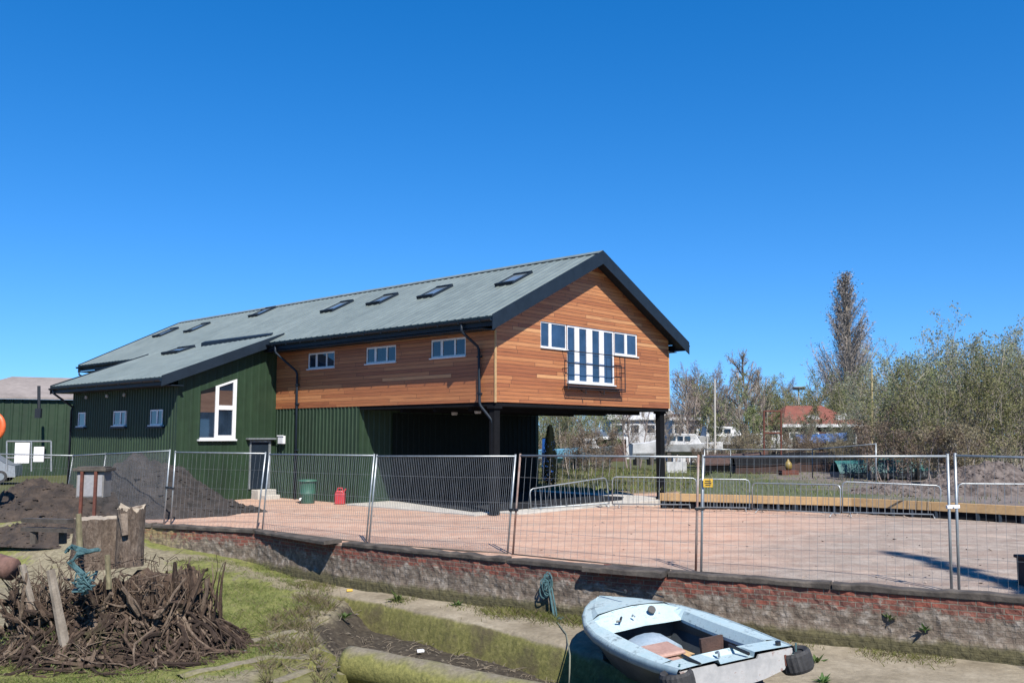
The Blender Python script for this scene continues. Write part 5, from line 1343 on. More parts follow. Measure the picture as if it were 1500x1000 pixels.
# tall sawn stump behind the roots
def stump_px(u0, u1, vt, vb, depth, label, seed, ragged=.02, flare=.2, mt='bark', face='cut', dk=1.0):
    c = at((u0 + u1) / 2, vb, depth); top = at((u0 + u1) / 2, vt, depth); rad = (u1 - u0) / 2 / FPX * depth
    rt = thing('tree_stump', label, 'tree stump', c); nn2 = 72
    b = MB(); rows = []; H_ = top.z - c.z
    for i in range(23):
        f = i / 22; row = []
        for j in range(nn2):
            t = 2 * math.pi * j / nn2; fl = 1 + flare * max(0, 1 - f * 2.0) ** 2 + .07 * nz(math.cos(t) * 1.6 + seed, math.sin(t) * 1.6, f * .4) + .045 * nz(math.cos(t) * 6, math.sin(t) * 6 + seed, f * .8) + .03 * nz(math.cos(t) * 17, math.sin(t) * 17 + seed, f * 2.5)
            zt = H_ * f + (ragged * nz(math.cos(t) * 2.2, math.sin(t) * 2.2, seed) + ragged * .5 * nz(math.cos(t) * 9, math.sin(t) * 9, seed)) * f ** 4
            row.append((c.x + rad * fl * math.cos(t), c.y + rad * dk * fl * math.sin(t), c.z + zt))
        rows.append(row)
    b.grid(rows, closed=True); b.build('trunk', M[mt], rt)
    tp = [Vector(p) for p in rows[-1]]; cc = sum(tp, Vector()) / len(tp)
    b = MB(); mid = [p.lerp(cc, .45) + Vector((0, 0, .03 * nz(p.x * 7, p.y * 7))) for p in tp]
    b.add(tp + mid + [cc], [(j, (j + 1) % nn2, nn2 + (j + 1) % nn2, nn2 + j) for j in range(nn2)] + [(nn2 + j, nn2 + (j + 1) % nn2, 2 * nn2) for j in range(nn2)])
    b.build('cut_face', M[face], rt); return rt
stump_px(108, 176, 758, 830, 15.7, 'broad grey stump with its top sawn flat, standing behind the tangled roots', 2, .03, .1)
NS = stump_px(170, 208, 744, 828, 15.2, 'narrow ragged stump with a pale broken face, right of the broad grey stump', 6, .10, .02)
b = MB(); rough_tube(b, at(180, 753, 15.0), at(183, 784, 14.93), .085, .05, 9, 8, .25, 3); b.build('broken_face', M['splint'], NS)
b = MB(); rough_tube(b, at(176, 752, 15.2), at(210, 744, 15.25), .075, .06, 9, 10, .3, 5); b.build('splintered_rim', M['splint'], NS)
def stake(u, vb, ut, vt, depth, r, label, mt):
    p = at(u, vb, depth); q = at(ut, vt, depth)
    b = MB(); rough_tube(b, p, q, r * .72, r * .6, 8, 9, .22, u); return tag(b.build('timber_stake', mt, smooth=False), label, 'stake')
M['stake'] = mat('lichen_wood', (.17, .145, .08), (.27, .24, .14), 5, .9, bump=.4)
M['stakeg'] = mat('grey_wood', (.20, .165, .13), (.31, .265, .215), 5, .9, bump=.4)
stake(117, 812, 115, 752, 14.9, .075, 'yellowish lichen covered stake left of the broad grey stump', M['stake'])
stake(160, 862, 157, 812, 13.7, .062, 'short yellowish stake standing up among the root ends', M['stake'])
stake(95, 945, 74, 834, 13.45, .10, 'pale grey stake leaning at the front of the root mass', M['stakeg'])
stake(50, 895, 33, 826, 13.8, .075, 'short pale leaning stake at the left of the root mass', M['stakeg'])
M['redlog'] = mat('reddish_log', (.13, .065, .05), (.24, .13, .10), 5, .85, bump=.5)
b = MB(); rough_tube(b, at(-60, 812, 14.6), at(18, 834, 14.2), .19, .17, 12, 8, .08, 4); tag(b.build('fallen_log', M['redlog'], smooth=True), 'reddish brown log end lying at the left edge beside the roots', 'log')
b = MB()
for dz in (0, .16): b.bar(at(36, 766, 16.6) + Vector((0, 0, dz - .1)), at(104, 768, 16.2) + Vector((0, 0, dz - .1)), .16, .07)
for u in (50, 92): b.bar(at(u, 772, 16.5), at(u, 796, 16.5), .1, .1)
tag(b.build('timber_rack', M['timber']), 'low dark timber rack behind the left side of the roots', 'rack')
# teal rope tangled over the roots
b = MB(); P0 = [(97, 806), (104, 800), (112, 803), (128, 806), (146, 803), (128, 808), (112, 812), (104, 822), (113, 832), (122, 842), (127, 852), (118, 860), (110, 863), (124, 866), (133, 858), (128, 846)]
pts = [at(u, v, 13.25 + .12 * nz(u, v, 0, .3)) for u, v in P0]
for k in range(4): b.tube([p + Vector((R.uniform(-.03, .03), R.uniform(-.05, .02), R.uniform(-.025, .025))) for p in pts], .020, 5)
for k in range(9):
    c = at(R.uniform(112, 132), R.uniform(842, 864), 13.1); b.tube([c + Vector((R.uniform(-.12, .12), R.uniform(-.05, .05), R.uniform(-.09, .09))) for _ in range(6)], .014, 5)
tag(b.build('tangled_rope', M['rope']), 'teal rope tangled over the dry roots', 'rope')

# ------------------------------------------------------------------ notice cabinet on two rusty posts
c = at(132, 705, 20.2); gz = -.30
root = thing('notice_cabinet', 'grey notice cabinet with dark cap on two rust red posts at the left', 'notice board', (c.x, c.y, gz), math.radians(2))
b = MB(); b.box(-.30, .30, .0, .42, 1.28, 1.86); b.build('case', mat('grey_case', (.20, .19, .18), (.27, .26, .25), 3, .8, bump=.1), root, local=True, bevel=.01)
b = MB(); b.box(-.27, .27, -.012, -.001, 1.31, 1.78); b.build('paper', mat('grey_paper', (.30, .30, .32), (.36, .36, .38), 2, .8), root, local=True)
b = MB(); b.box(-.36, .36, -.08, .50, 1.861, 1.93); b.box(-.30, .30, .0, .4, 1.931, 1.96); b.build('cap', M['timber'], root, local=True, bevel=.008)
for xx in (-.16, .14):
    b = MB(); b.box(xx - .03, xx + .03, -.075, -.0125, -.25, 1.858); b.build('post', M['rust'], root, local=True)

# ------------------------------------------------------------------ things at the far left: shed, gate, car, buoy
def Lp(u, v, d): return at(u, v, d)
S0 = at(-420, 640, 50); S1 = at(110, 640, 58)
root = thing('green_shed', 'long low green shed with pinkish grey roof beyond the boathouse', 'building', (S0.x, S0.y, 0))
zt = at(50, 584, 56).z; dvec = Vector((S1.x - S0.x, S1.y - S0.y, 0)); S2 = S0 + dvec * 1.25; S0g, S2g = Vector((S0.x, S0.y, 0)), Vector((S2.x, S2.y, 0))
nb = Vector((-dvec.y, dvec.x, 0)).normalized()
b = MB(); pr = rib_profile(0, (S2g - S0g).length, .5, .03); dn = dvec.normalized(); vs = []
for a, dd in pr:
    q = S0g + dn * a - nb * dd; vs += [q + Vector((0, 0, -.5)), q + Vector((0, 0, zt))]
b.add(vs, [(2 * i, 2 * i + 2, 2 * i + 3, 2 * i + 1) for i in range(len(pr) - 1)]); b.build('wall', M['green'], root)
M['pinkroof'] = mat('weathered_cement_roof', (.25, .215, .195), (.35, .305, .28), .5, .9)
ra, rb_ = at(-300, 553, 60), at(57, 553.5, 62); rc_, rd = S2g + nb * 8, 0
zr_ = at(57, 553.5, 62).z
b = MB()
eL, eR = S0g + Vector((0, 0, zt)) - nb * .2, at(8, 585, 54)
E0 = Vector((S0g.x, S0g.y, zt)) - nb * .25; E1 = Vector((S2g.x, S2g.y, zt)) - nb * .25
R0 = E0 + nb * 7 + Vector((0, 0, zr_ - zt)); R1 = E1 + nb * 7 + Vector((0, 0, zr_ - zt))
st = E0.lerp(E1, .47)
Rs = R0.lerp(R1, .62)
b.prism([st, E1, R1, Rs], (0, 0, .12)); b.build('roof', M['pinkroof'], root)
b = MB(); b.prism([E0, st - dn * .05, R0.lerp(R1, .40) - Vector((0, 0, .55)), R0 - Vector((0, 0, .55))], (0, 0, .12)); b.build('low_roof', M['pinkroof'], root)
b = MB(); b.tube([at(57, 565, 55), at(57, 600, 55)], .09, 6); b.box(at(56, 600, 55).x - .15, at(56, 600, 55).x + .2, 54.9, 55.1, at(57, 612, 55).z, at(57, 598, 55).z); b.build('vent_pipe', M['black'], root)
# galvanised gate with two white boards
gd = 36.0; a0, a1 = at(10, 690, gd), at(75, 690, gd); t0, t1 = at(10, 646, gd), at(75, 646, gd)
root = thing('site_gate', 'galvanised site gate frame carrying two white boards at the far left', 'gate', a0)
b = MB()
for p, q in ((a0, t0), (t0, t1), (t1, a1), (at(46, 646, gd), at(46, 690, gd)), (at(10, 670, gd), at(75, 670, gd))): b.tube([p, q], .032, 6)
b.build('frame', M['zinc'], root)
for (u0, u1, v0, v1) in ((21, 44, 648, 678), (49, 65, 654, 676)):
    p, q = at(u0, v1, gd - .1), at(u1, v0, gd - .1); b = MB(); b.box(p.x, q.x, p.y - .02, p.y + .02, p.z, q.z); b.build('white_board', M['white'], root)
# parked car, mostly outside the picture
def car(c, ang, label, paint):
    rt = thing('parked_car', label, 'car', c, ang)
    b = MB(); prof = [(-2.0, .3), (-2.02, .72), (-1.75, .88), (-1.0, .93), (-.45, 1.38), (.85, 1.42), (1.55, .98), (1.98, .88), (2.02, .32)]
    rows = [[(x * (1 - .02 * abs(k)), y, z) for x, z in prof] for k, y in ((-1, -.80), (-.6, -.84), (.6, .84), (1, .80))]
    b.grid(rows, closed=False); b.f.append(tuple(range(9))); b.m.append(0); b.f.append(tuple(27 + i for i in range(9))); b.m.append(0)
    b.box(-1.98, 1.98, -.79, .79, .28, .31); b.build('body', paint, rt, local=True, bevel=.04)
    for s in (-1, 1):
        b = MB(); b.prism([(-.85, s * .843, .95), (-.42, s * .843, 1.32), (.8, s * .843, 1.35), (1.25, s * .843, 1.0)], (0, s * .006, 0)); b.build('side_window', M['glass'], rt, local=True)
        for x in (-1.25, 1.3):
            b = MB(); b.tube([(x, s * .68, .31), (x, s * .87, .31)], .31, 18); w1 = b.build('wheel', M['rubber'], rt, local=True)
            b = MB(); b.tube([(x, s * .86, .31), (x, s * .885, .31)], .19, 14); b.build('rim', M['zinc'], w1, local=True)
    b = MB(); b.hexa([(-.98, -.7, .96), (-.98, .7, .96), (-.5, .66, 1.35), (-.5, -.66, 1.35), (-1.01, -.7, .97), (-1.01, .7, .97), (-.53, .66, 1.37), (-.53, -.66, 1.37)]); b.build('windscreen', M['glass'], rt, local=True)
    for s in (-1, 1):
        b = MB(); b.box(-2.05, -1.98, s * .6 - .15, s * .6 + .15, .6, .74); b.build('headlight', M['white'], rt, local=True)
    return rt
cc = at(2, 690, 47); car((cc.x - 1.3, cc.y, -.1), .3, 'silver parked car at the left edge in front of the green shed', mat('silver_paint', (.42, .45, .48), (.46, .49, .52), 1, .3, metal=.4))
# orange life buoy on a post at the left edge
c = at(-11, 625, 24)
root = thing('life_buoy', 'orange life buoy hung at the left edge above the soil heap', 'life buoy', c)
b = MB(); rows = []
for i in range(32):
    t = 2 * math.pi * i / 31.999; rows.append([(c.x + (.27 + .085 * math.cos(q)) * math.cos(t), c.y + .07 * math.sin(q), c.z + (.32 + .085 * math.cos(q)) * math.sin(t)) for q in np.linspace(0, 2 * math.pi, 10)[:-1]])
rows.append(rows[0]); b.grid(rows, closed=True)
M['orange'] = mat('orange_plastic', (.80, .13, .03), (.85, .17, .04), 3, .5); b.build('ring', M['orange'], root, smooth=True)
b = MB(); b.tube([c + Vector((-.1, .12, .5)), Vector((c.x - .1, c.y + .12, -.5))], .05, 8); b.build('post', M['timber'], root)

# ------------------------------------------------------------------ trees and shrubs
M['bark_twig'] = mat('grey_brown_twigs', (.27, .235, .18), (.38, .335, .265), 3, .9, rnd=.3)
M['bark_red'] = mat('reddish_twigs', (.30, .24, .215), (.42, .355, .32), 3, .9, rnd=.3)
def leafmat(name, a, b_):
    m, nt, bs = newmat(name); oi = N(nt, 'ShaderNodeObjectInfo'); n1 = noise_n(nt, objco(nt), 1.1, 4, .6); n2 = noise_n(nt, objco(nt), 9.0, 2, .6)
    c = ramp(nt, math_n(nt, 'ADD', math_n(nt, 'MULTIPLY', n1, .55), math_n(nt, 'MULTIPLY', n2, .45)), [(.35, a), (.65, b_)])
    hs = N(nt, 'ShaderNodeHueSaturation'); nt.links.new(c, hs.inputs['Color']); nt.links.new(math_n(nt, 'MULTIPLY_ADD', oi.outputs['Random'], .4, .9), hs.inputs['Value']); nt.links.new(math_n(nt, 'MULTIPLY_ADD', oi.outputs['Random'], .05, .475), hs.inputs['Hue'])
    nt.links.new(hs.outputs[0], bs.inputs['Base Color']); bs.inputs['Roughness'].default_value = .7
    tr = N(nt, 'ShaderNodeBsdfTranslucent'); nt.links.new(hs.outputs[0], tr.inputs[0]); mx = N(nt, 'ShaderNodeMixShader'); mx.inputs[0].default_value = .42
    nt.links.new(bs.outputs[0], mx.inputs[1]); nt.links.new(tr.outputs[0], mx.inputs[2]); nt.links.new(mx.outputs[0], nt.nodes['Material Output'].inputs[0]); return m
M['leaf'] = leafmat('young_olive_leaves', (.18, .21, .075), (.30, .32, .125))
M['leafg'] = leafmat('grey_green_catkins', (.26, .30, .20), (.39, .43, .32))
M['leafd'] = leafmat('dull_brown_leaves', (.20, .15, .09), (.30, .24, .155))
def branch(tk, cr, p, d, L, r, lev, rng, P):
    n = 4; pts = [p]; q = p.copy(); dd = d.copy()
    for i in range(n):
        dd = (dd + Vector((rng.uniform(-1, 1), rng.uniform(-1, 1), rng.uniform(-1, 1))) * P['wob'] + Vector((0, 0, P['up']))).normalized(); q = q + dd * (L / n); pts.append(q.copy())
    rad = [r * (1 - .8 * i / n) for i in range(n + 1)]
    (tk if lev < 2 else cr).tube(pts, rad, 6 if lev == 0 else (4 if lev == 1 else 3), cap=False)
    if lev >= P['lev']:
        for k in range(P['leaf']):
            f = rng.uniform(.15, 1.0) * n; i = min(int(f), n - 1); c = pts[i].lerp(pts[i + 1], f - i) + Vector((rng.gauss(0, 1), rng.gauss(0, 1), rng.gauss(0, 1))) * P['sp']
            s = P['ls'] * rng.uniform(.6, 1.5); a = Vector((rng.gauss(0, 1), rng.gauss(0, 1), rng.gauss(0, 1))).normalized(); bq_ = a.cross(Vector((rng.gauss(0, 1), rng.gauss(0, 1), rng.gauss(0, 1)))).normalized()
            cr.add([c - a * s, c + bq_ * s * .5, c + a * s, c - bq_ * s * .5], [(0, 1, 2, 3)], 1)
        return
    m = P['n'][lev]
    for k in range(m):
        f = (P['lo'][lev] + (1 - P['lo'][lev]) * (k + rng.random()) / m) * n; i = min(int(f), n - 1); c = pts[i].lerp(pts[i + 1], f - i)
        ax_ = (pts[i + 1] - pts[i]).normalized(); s_ = ax_.cross(Vector((rng.gauss(0, 1), rng.gauss(0, 1), rng.gauss(0, 1)))).normalized()
        an = math.radians(rng.uniform(*P['ang'][lev])); nd = ax_ * math.cos(an) + s_ * math.sin(an)
        branch(tk, cr, c, nd, L * rng.uniform(*P['len'][lev]) * (1 - P.get('tap', .45) * (f / n)), max(r * P.get('rr', .42), P['rmin']), lev + 1, rng, P)
def proto_tree(name, seed, stems, H_, r, P, twig, leaf, spread=.3):
    rng = random.Random(seed); tk, cr = MB(), MB()
    for k in range(stems):
        a = rng.uniform(0, 6.283); rr = spread * math.sqrt(rng.random()) if stems > 1 else 0
        base = Vector((rr * math.cos(a), rr * math.sin(a), -.1)); d = Vector((math.cos(a) * P['lean'] * (rr / max(spread, .01)), math.sin(a) * P['lean'] * (rr / max(spread, .01)), 1)).normalized()
        branch(tk, cr, base, d, H_ * rng.uniform(.7, 1.0), r * rng.uniform(.7, 1.1), 0, rng, P)
    rt = bpy.data.objects.new(name, None); COL.objects.link(rt)
    tk.build('trunk', twig, rt, local=True, fix=False); cr.build('crown', [twig, leaf], rt, local=True, fix=False)
    return rt
PW = dict(wob=.10, up=.05, lev=3, leaf=4, ls=.046, sp=.10, n=[7, 6, 4], lo=[.15, .2, .2], ang=[(20, 50), (25, 60), (25, 60)], len=[(.35, .6), (.4, .65), (.4, .7)], rmin=.006, lean=.35)
PB = dict(wob=.07, up=.05, lev=3, leaf=3, ls=.035, sp=.08, n=[15, 10, 7], lo=[.18, .2, .2], ang=[(22, 50), (22, 50), (20, 50)], len=[(.32, .5), (.4, .6), (.4, .6)], rmin=.008, lean=.2)
PP = dict(wob=.05, up=.06, lev=2, leaf=1, ls=.07, sp=.15, n=[165, 36], lo=[.04, .06], ang=[(9, 22), (10, 24)], len=[(.30, .52), (.30, .55)], rmin=.013, lean=0, tap=.88, rr=.10)
PROTO = {
 'willow': proto_tree('willow_shrub', 11, 9, 5.2, .055, PW, M['bark_twig'], M['leaf'], 1.5),
 'willow2': proto_tree('willow_shrub', 12, 10, 4.6, .05, dict(PW, leaf=5, ls=.048), M['bark_twig'], M['leaf'], 1.9),
 'sallow': proto_tree('sallow_shrub', 13, 8, 6.8, .05, dict(PW, leaf=5, ls=.058, up=.08, wob=.06, n=[10, 6, 3]), M['bark_twig'], M['leafg'], 1.3),
 'thicket': proto_tree('thorn_thicket', 14, 12, 3.0, .03, dict(PW, leaf=8, ls=.042, n=[6, 6, 3], wob=.18), M['bark_red'], M['leafd'], 1.8),
 'bare': proto_tree('bare_tree', 15, 1, 9.0, .16, PB, M['bark_red'], M['leafd']),
 'bare2': proto_tree('bare_tree', 16, 3, 8.0, .11, dict(PB, n=[12, 9, 6]), M['bark_red'], M['leafd'], .9),
 'green': proto_tree('leafing_tree', 17, 2, 7.0, .12, dict(PB, leaf=4, ls=.06, n=[11, 9, 5]), M['bark_twig'], M['leaf'], .5),
}
USED = set()
def plant(kind, u, d, sc, label, group=None, zb=.1, wide=1.0):
    x = (u - 750) / FPX * d
    rt = PROTO[kind]; loc = (x, d, zb); rz = R.uniform(0, 6.28); cat = 'tree' if kind in ('bare', 'bare2', 'green') else 'shrub'
    if kind in USED: o = dup(rt, loc, rz, (sc * wide, sc * wide, sc))
    else: o = rt; o.location = loc; o.rotation_euler = (0, 0, rz); o.scale = (sc * wide, sc * wide, sc); USED.add(kind)
    for k in list(o.keys()):
        if k in ('label', 'group'): del o[k]
    o['label'] = label; o['category'] = cat
    if group: o['group'] = group
    return o
# poplar
M['bark_grey'] = mat('grey_twigs', (.30, .27, .25), (.42, .38, .36), 3, .9)
rng = random.Random(5); tk, cr = MB(), MB()
branch(tk, cr, Vector((0, 0, -.2)), Vector((0, 0, 1)), 21.5, .42, 0, rng, PP)
pop = bpy.data.objects.new('poplar_tree', None); COL.objects.link(pop); tk.build('trunk', M['bark_twig'], pop, local=True, fix=False); cr.build('crown', [M['bark_grey'], M['bark_grey']], pop, local=True, fix=False)
pop.location = ((1240 - 750) / FPX * 108, 108, 0); pop.scale = (2.1, 2.1, 1.0); tag(pop, 'tall narrow bare poplar rising above the shrubs on the right', 'tree')
# the big clump of willow on the right
G1 = 'willow and sallow shrubs on the right behind the yard'
for (k, u, d, sc, lab) in [
  ('willow', 1305, 43, .92, 'olive willow shrub left in the big clump, beside the pale yellow pole'),
  ('willow2', 1352, 41, 1.0, 'wide olive willow shrub in the middle of the big right clump'),
  ('willow', 1402, 44, 1.08, 'tall olive willow shrub in the big clump above the paired fence posts'),
  ('willow2', 1452, 41, 1.0, 'wide olive willow shrub above the rubble heap'),
  ('willow', 1508, 43, 1.0, 'olive willow shrub cut by the right edge of the picture'),
  ('sallow', 1388, 50, 1.06, 'grey green sallow with silvery shoots sticking up left of the clump top'),
  ('sallow', 1432, 51, 1.12, 'grey green sallow with silvery shoots at the top middle of the clump'),
  ('sallow', 1482, 50, 1.0, 'grey green sallow with silvery shoots at the right of the clump'),
  ('sallow', 1340, 54, .98, 'grey green sallow with silvery shoots at the left of the clump'),
  ('sallow', 1300, 60, 1.0, 'slender grey green sallow beside the foot of the poplar'),
  ('thicket', 1332, 38, .9, 'brown thorn thicket low in front of the willow clump'),
  ('thicket', 1402, 37.5, .9, 'brown thorn thicket behind the barrier left of the rubble heap'),
  ('willow', 1240, 90, 1.55, 'olive yellow shrub below the poplar behind the red roof'),
  ('willow2', 1195, 88, 1.25, 'low olive shrub behind the left end of the red roof'),
  ('willow2', 1282, 66, 1.15, 'olive shrub right of the red roof beside the yellow pole'),
  ('willow', 1040, 80, 1.3, 'olive brown shrub behind the tall pale pole'),
  ('willow2', 1080, 78, 1.25, 'olive brown shrub behind the small white boat'),
  ('willow', 1120, 84, 1.3, 'olive brown shrub behind the rusty goal frame'),
  ('willow2', 1158, 86, 1.2, 'olive brown shrub between the rusty goal frame and the red roof'),
  ('sallow', 1235, 58, .5, 'small wispy shrub in front of the right end of the red roof'),
  ('sallow', 1165, 60, .48, 'small wispy shrub in front of the left end of the red roof'),
  ('thicket', 1040, 50, .45, 'low brown thicket in front of the white boats'),
  ('thicket', 1225, 47, .6, 'low brown thicket beside the small teal covered boat'),
  ('thicket', 1085, 54, .75, 'low brown thicket under the far fence rail'),
  ('thicket', 1180, 55, .7, 'low brown thicket in front of the red roofed house')]:
    plant(k, u, d, sc, lab, G1, .3)
G2 = 'bare trees along the skyline'
for i, (k, u, d, sc, lab) in enumerate([
  ('bare2', 1002, 72, 1.0, 'bare reddish tree just right of the boathouse corner'), ('bare', 1030, 78, .98, 'bare tree left of the tall pale pole'),
  ('bare2', 1062, 70, .95, 'bare tree right behind the tall pale pole'), ('bare', 1088, 66, 1.12, 'tallest bare tree between the boathouse and the poplar'),
  ('bare', 1112, 72, 1.0, 'bare tree behind the rusty goal frame'), ('green', 1098, 58, .72, 'thin leafing tree in front of the tallest bare tree'),
  ('bare2', 1140, 95, 1.05, 'distant bare tree right of the rusty goal frame'), ('bare', 1165, 100, 1.0, 'distant bare tree behind the lamp mast'),
  ('bare', 1195, 92, .95, 'distant bare tree left of the poplar'), ('green', 1130, 62, .68, 'low leafing tree behind the rusty goal frame'),
  ('green', 1050, 60, .72, 'leafing tree behind the white boats'), ('bare2', 1276, 80, 1.0, 'bare tree behind the yellow pole'),
  ('bare', 1330, 85, 1.0, 'bare tree whose top shows behind the sallow clump'), ('green', 1180, 70, .75, 'leafing tree left of the red roof'),
  ('bare', 1018, 92, 1.1, 'distant bare tree showing behind the boathouse corner'), ('bare2', 1490, 60, 1.1, 'thin bare tree at the right edge of the picture')]):
    plant(k, u, d, sc, lab, G2, .1)
G3 = 'shrubs seen under the overhang'
for i, (k, u, d, sc, lab) in enumerate([
  ('willow2', 812, 66, 1.0, 'olive shrub seen under the overhang beside the dark wall end'), ('willow', 842, 62, .9, 'olive shrub in the middle of the gap under the overhang'),
  ('willow2', 862, 68, 1.0, 'broad olive shrub under the overhang, left of the white house'),   ('bare2', 926, 62, .7, 'bare tree in front of the white house left of the right post'), ('bare2', 975, 58, .62, 'bare tree just right of the right post'),
  ('thicket', 850, 50, .9, 'low brown thicket beyond the tilted barrier'), ('willow', 790, 72, 1.0, 'olive shrub half hidden by the dark wall end')]):
    plant(k, u, d, sc, lab, G3, .0)
for i, (u, d, sc) in enumerate([(985, 120, 1.0), (1048, 125, 1.05), (1075, 118, 1.0), (1128, 130, 1.05), (1155, 125, .95), (1182, 122, 1.0), (1218, 118, 1.0), (1262, 120, 1.05), (1300, 120, 1.0), (1350, 115, 1.0), (1405, 115, 1.05), (1460, 115, 1.0), (870, 115, .9), (830, 110, .9), (930, 118, 1.0), (1500, 110, 1.1)]):
    plant('bare' if i % 2 else 'bare2', u, d, sc, 'hazy bare tree in the farthest row along the skyline', 'farthest row of bare trees', 0)
# distant hedge mass closing the horizon
b = MB(); rng = random.Random(3)
for i in range(16000):
    x = rng.uniform(-40, 260); z = abs(rng.gauss(0, 1.7)) + rng.random() * 1.2; y = 150 + rng.uniform(-6, 6) + .15 * x
    z *= .75 + .5 * nz(x, 0, 0, .09)
    s = rng.uniform(.2, .6); a = Vector((rng.gauss(0, 1), rng.gauss(0, 1), rng.gauss(0, 1.6))).normalized() * s; c_ = Vector((rng.gauss(0, 1), rng.gauss(0, 1), rng.gauss(0, 1))).normalized() * s * .5
    p = Vector((x, y, z)); b.add([p - a, p + c_, p + a, p - c_], [(0, 1, 2, 3)])
tag(b.build('distant_wood', M['leafd'], fix=False), 'dull brown wood closing the horizon behind the yard', 'wood', kind='stuff')

# ------------------------------------------------------------------ boats, sheds and poles beyond the bank
def dz_at(u, v, d): return at(u, v, d).z
def hullboat(u, d, zb, L, rz, label, hm, cabin=None, cover=None, sc=1.0):
    x = (u - 750) / FPX * d
    rt = thing('laid_up_boat', label, 'boat', (x, d, zb), rz); h = 1.0 * sc; bw = L * .16
    b = MB(); rows = []
    for i in range(11):
        f = i / 10; X = (f - .5) * L; hb_ = bw * (1 - max(0, (f - .55) / .45) ** 2.0) * (.85 + .15 * min(1, f * 3)) + .01; s_ = h * (1 + .25 * f * f); k = h * .55 * max(0, (f - .75) / .25) ** 2
        rows.append([(X, -hb_, s_), (X, -hb_ * .8, h * .4 + k * .6), (X, 0, k), (X, hb_ * .8, h * .4 + k * .6), (X, hb_, s_)])
    b.grid(rows); b.f.append((0, 1, 2, 3, 4)); b.m.append(0)
    b.build('hull', hm, rt, local=True)
    b = MB()
    if cover:
        b.grid([[(r[0][0], r[0][1] * 1.03, r[0][2] - .05), (r[0][0], r[0][1] * .5, r[0][2] + .35), (r[0][0], 0, r[0][2] + .5), (r[0][0], r[4][1] * .5, r[0][2] + .35), (r[0][0], r[4][1] * 1.03, r[0][2] - .05)] for r in rows]); b.build('cover', cover, rt, local=True)
    else:
        b.grid([[(r[0][0], r[0][1] * .98, r[0][2] - .02), (r[0][0], 0, r[0][2] + .05), (r[0][0], r[4][1] * .98, r[0][2] - .02)] for r in rows]); b.build('deck', hm, rt, local=True)
    if cabin:
        b = MB(); b.hexa([(-.3 * L, -bw * .7, h), (.2 * L, -bw * .62, h), (.2 * L, bw * .62, h), (-.3 * L, bw * .7, h), (-.28 * L, -bw * .6, h + .75), (.1 * L, -bw * .5, h + .7), (.1 * L, bw * .5, h + .7), (-.28 * L, bw * .6, h + .75)]); cb = b.build('cabin', cabin, rt, local=True, bevel=.05)
        for k in range(3):
            for s in (-1, 1):
                q = MB(); X = (-.24 + .11 * k) * L; q.obox((X, s * bw * .655, h + .42), (.04 * L, 0, 0), (0, .03, 0), (0, 0, .13)); q.build('window', M['glass'], cb, local=True)
    for X in (-.3 * L, .2 * L):
        b = MB(); b.box(X - .12, X + .12, -bw * .7, bw * .7, -.35, .30); b.build('cradle', M['timber'], rt, local=True)
    return rt
M['teal'] = mat('teal_tarpaulin', (.012, .10, .10), (.02, .15, .15), 3, .6)
M['blue'] = mat('blue_tarpaulin', (.03, .10, .34), (.04, .15, .42), 3, .6)
M['ltblue'] = mat('light_blue_paint', (.12, .34, .52), (.16, .42, .60), 3, .6)
hullboat(1062, 64, 1.35, 5.6, .12, 'long white laid up boat beyond the bank behind the tall pale pole', M['whitedirty'], M['whitedirty'], sc=.85)
hullboat(1008, 58, 1.0, 4.2, -.2, 'white laid up boat with dark windows beside the right post', M['whitedirty'], M['whitedirty'], sc=.7)
hullboat(1133, 66, 1.1, 3.4, .0, 'small white boat behind the rusty goal frame', M['whitedirty'], M['whitedirty'], sc=.8)
hullboat(1258, 42, .25, 2.9, .25, 'small boat under a teal cover beyond the middle barrier', M['hull'], None, M['teal'], .42)
hullboat(1312, 40, .3, 2.6, -.1, 'tiny teal covered boat left of the rubble heap', M['hull'], None, M['teal'], .45)
hullboat(1200, 60, 1.25, 3.6, .1, 'small boat under a blue cover below the red roof', M['brown'], None, M['blue'], .6)
hullboat(826, 56, .6, 3.6, .2, 'light blue laid up boat seen under the overhang', M['ltblue'], None, None, .8)
hullboat(862, 60, .7, 3.4, .1, 'grey laid up boat with small windows seen under the overhang', M['hull'], M['whitedirty'], sc=.7)
hullboat(943, 54, .9, 1.9, .4, 'short white boat just left of the right post', M['whitedirty'], None, None, .9)
hullboat(1120, 46, .0, 3.6, .1, 'dark laid up boat hull behind the rusty goal frame', M['brown'], None, M['dark'], .8)
hullboat(1075, 48, .0, 3.4, -.1, 'dark covered boat under the far fence rail', M['dark'], None, M['brown'], .8)
hullboat(1215, 48, .0, 4.2, .1, 'long dark covered boat beneath the blue covered boat', M['brown'], None, M['dark'], .9)
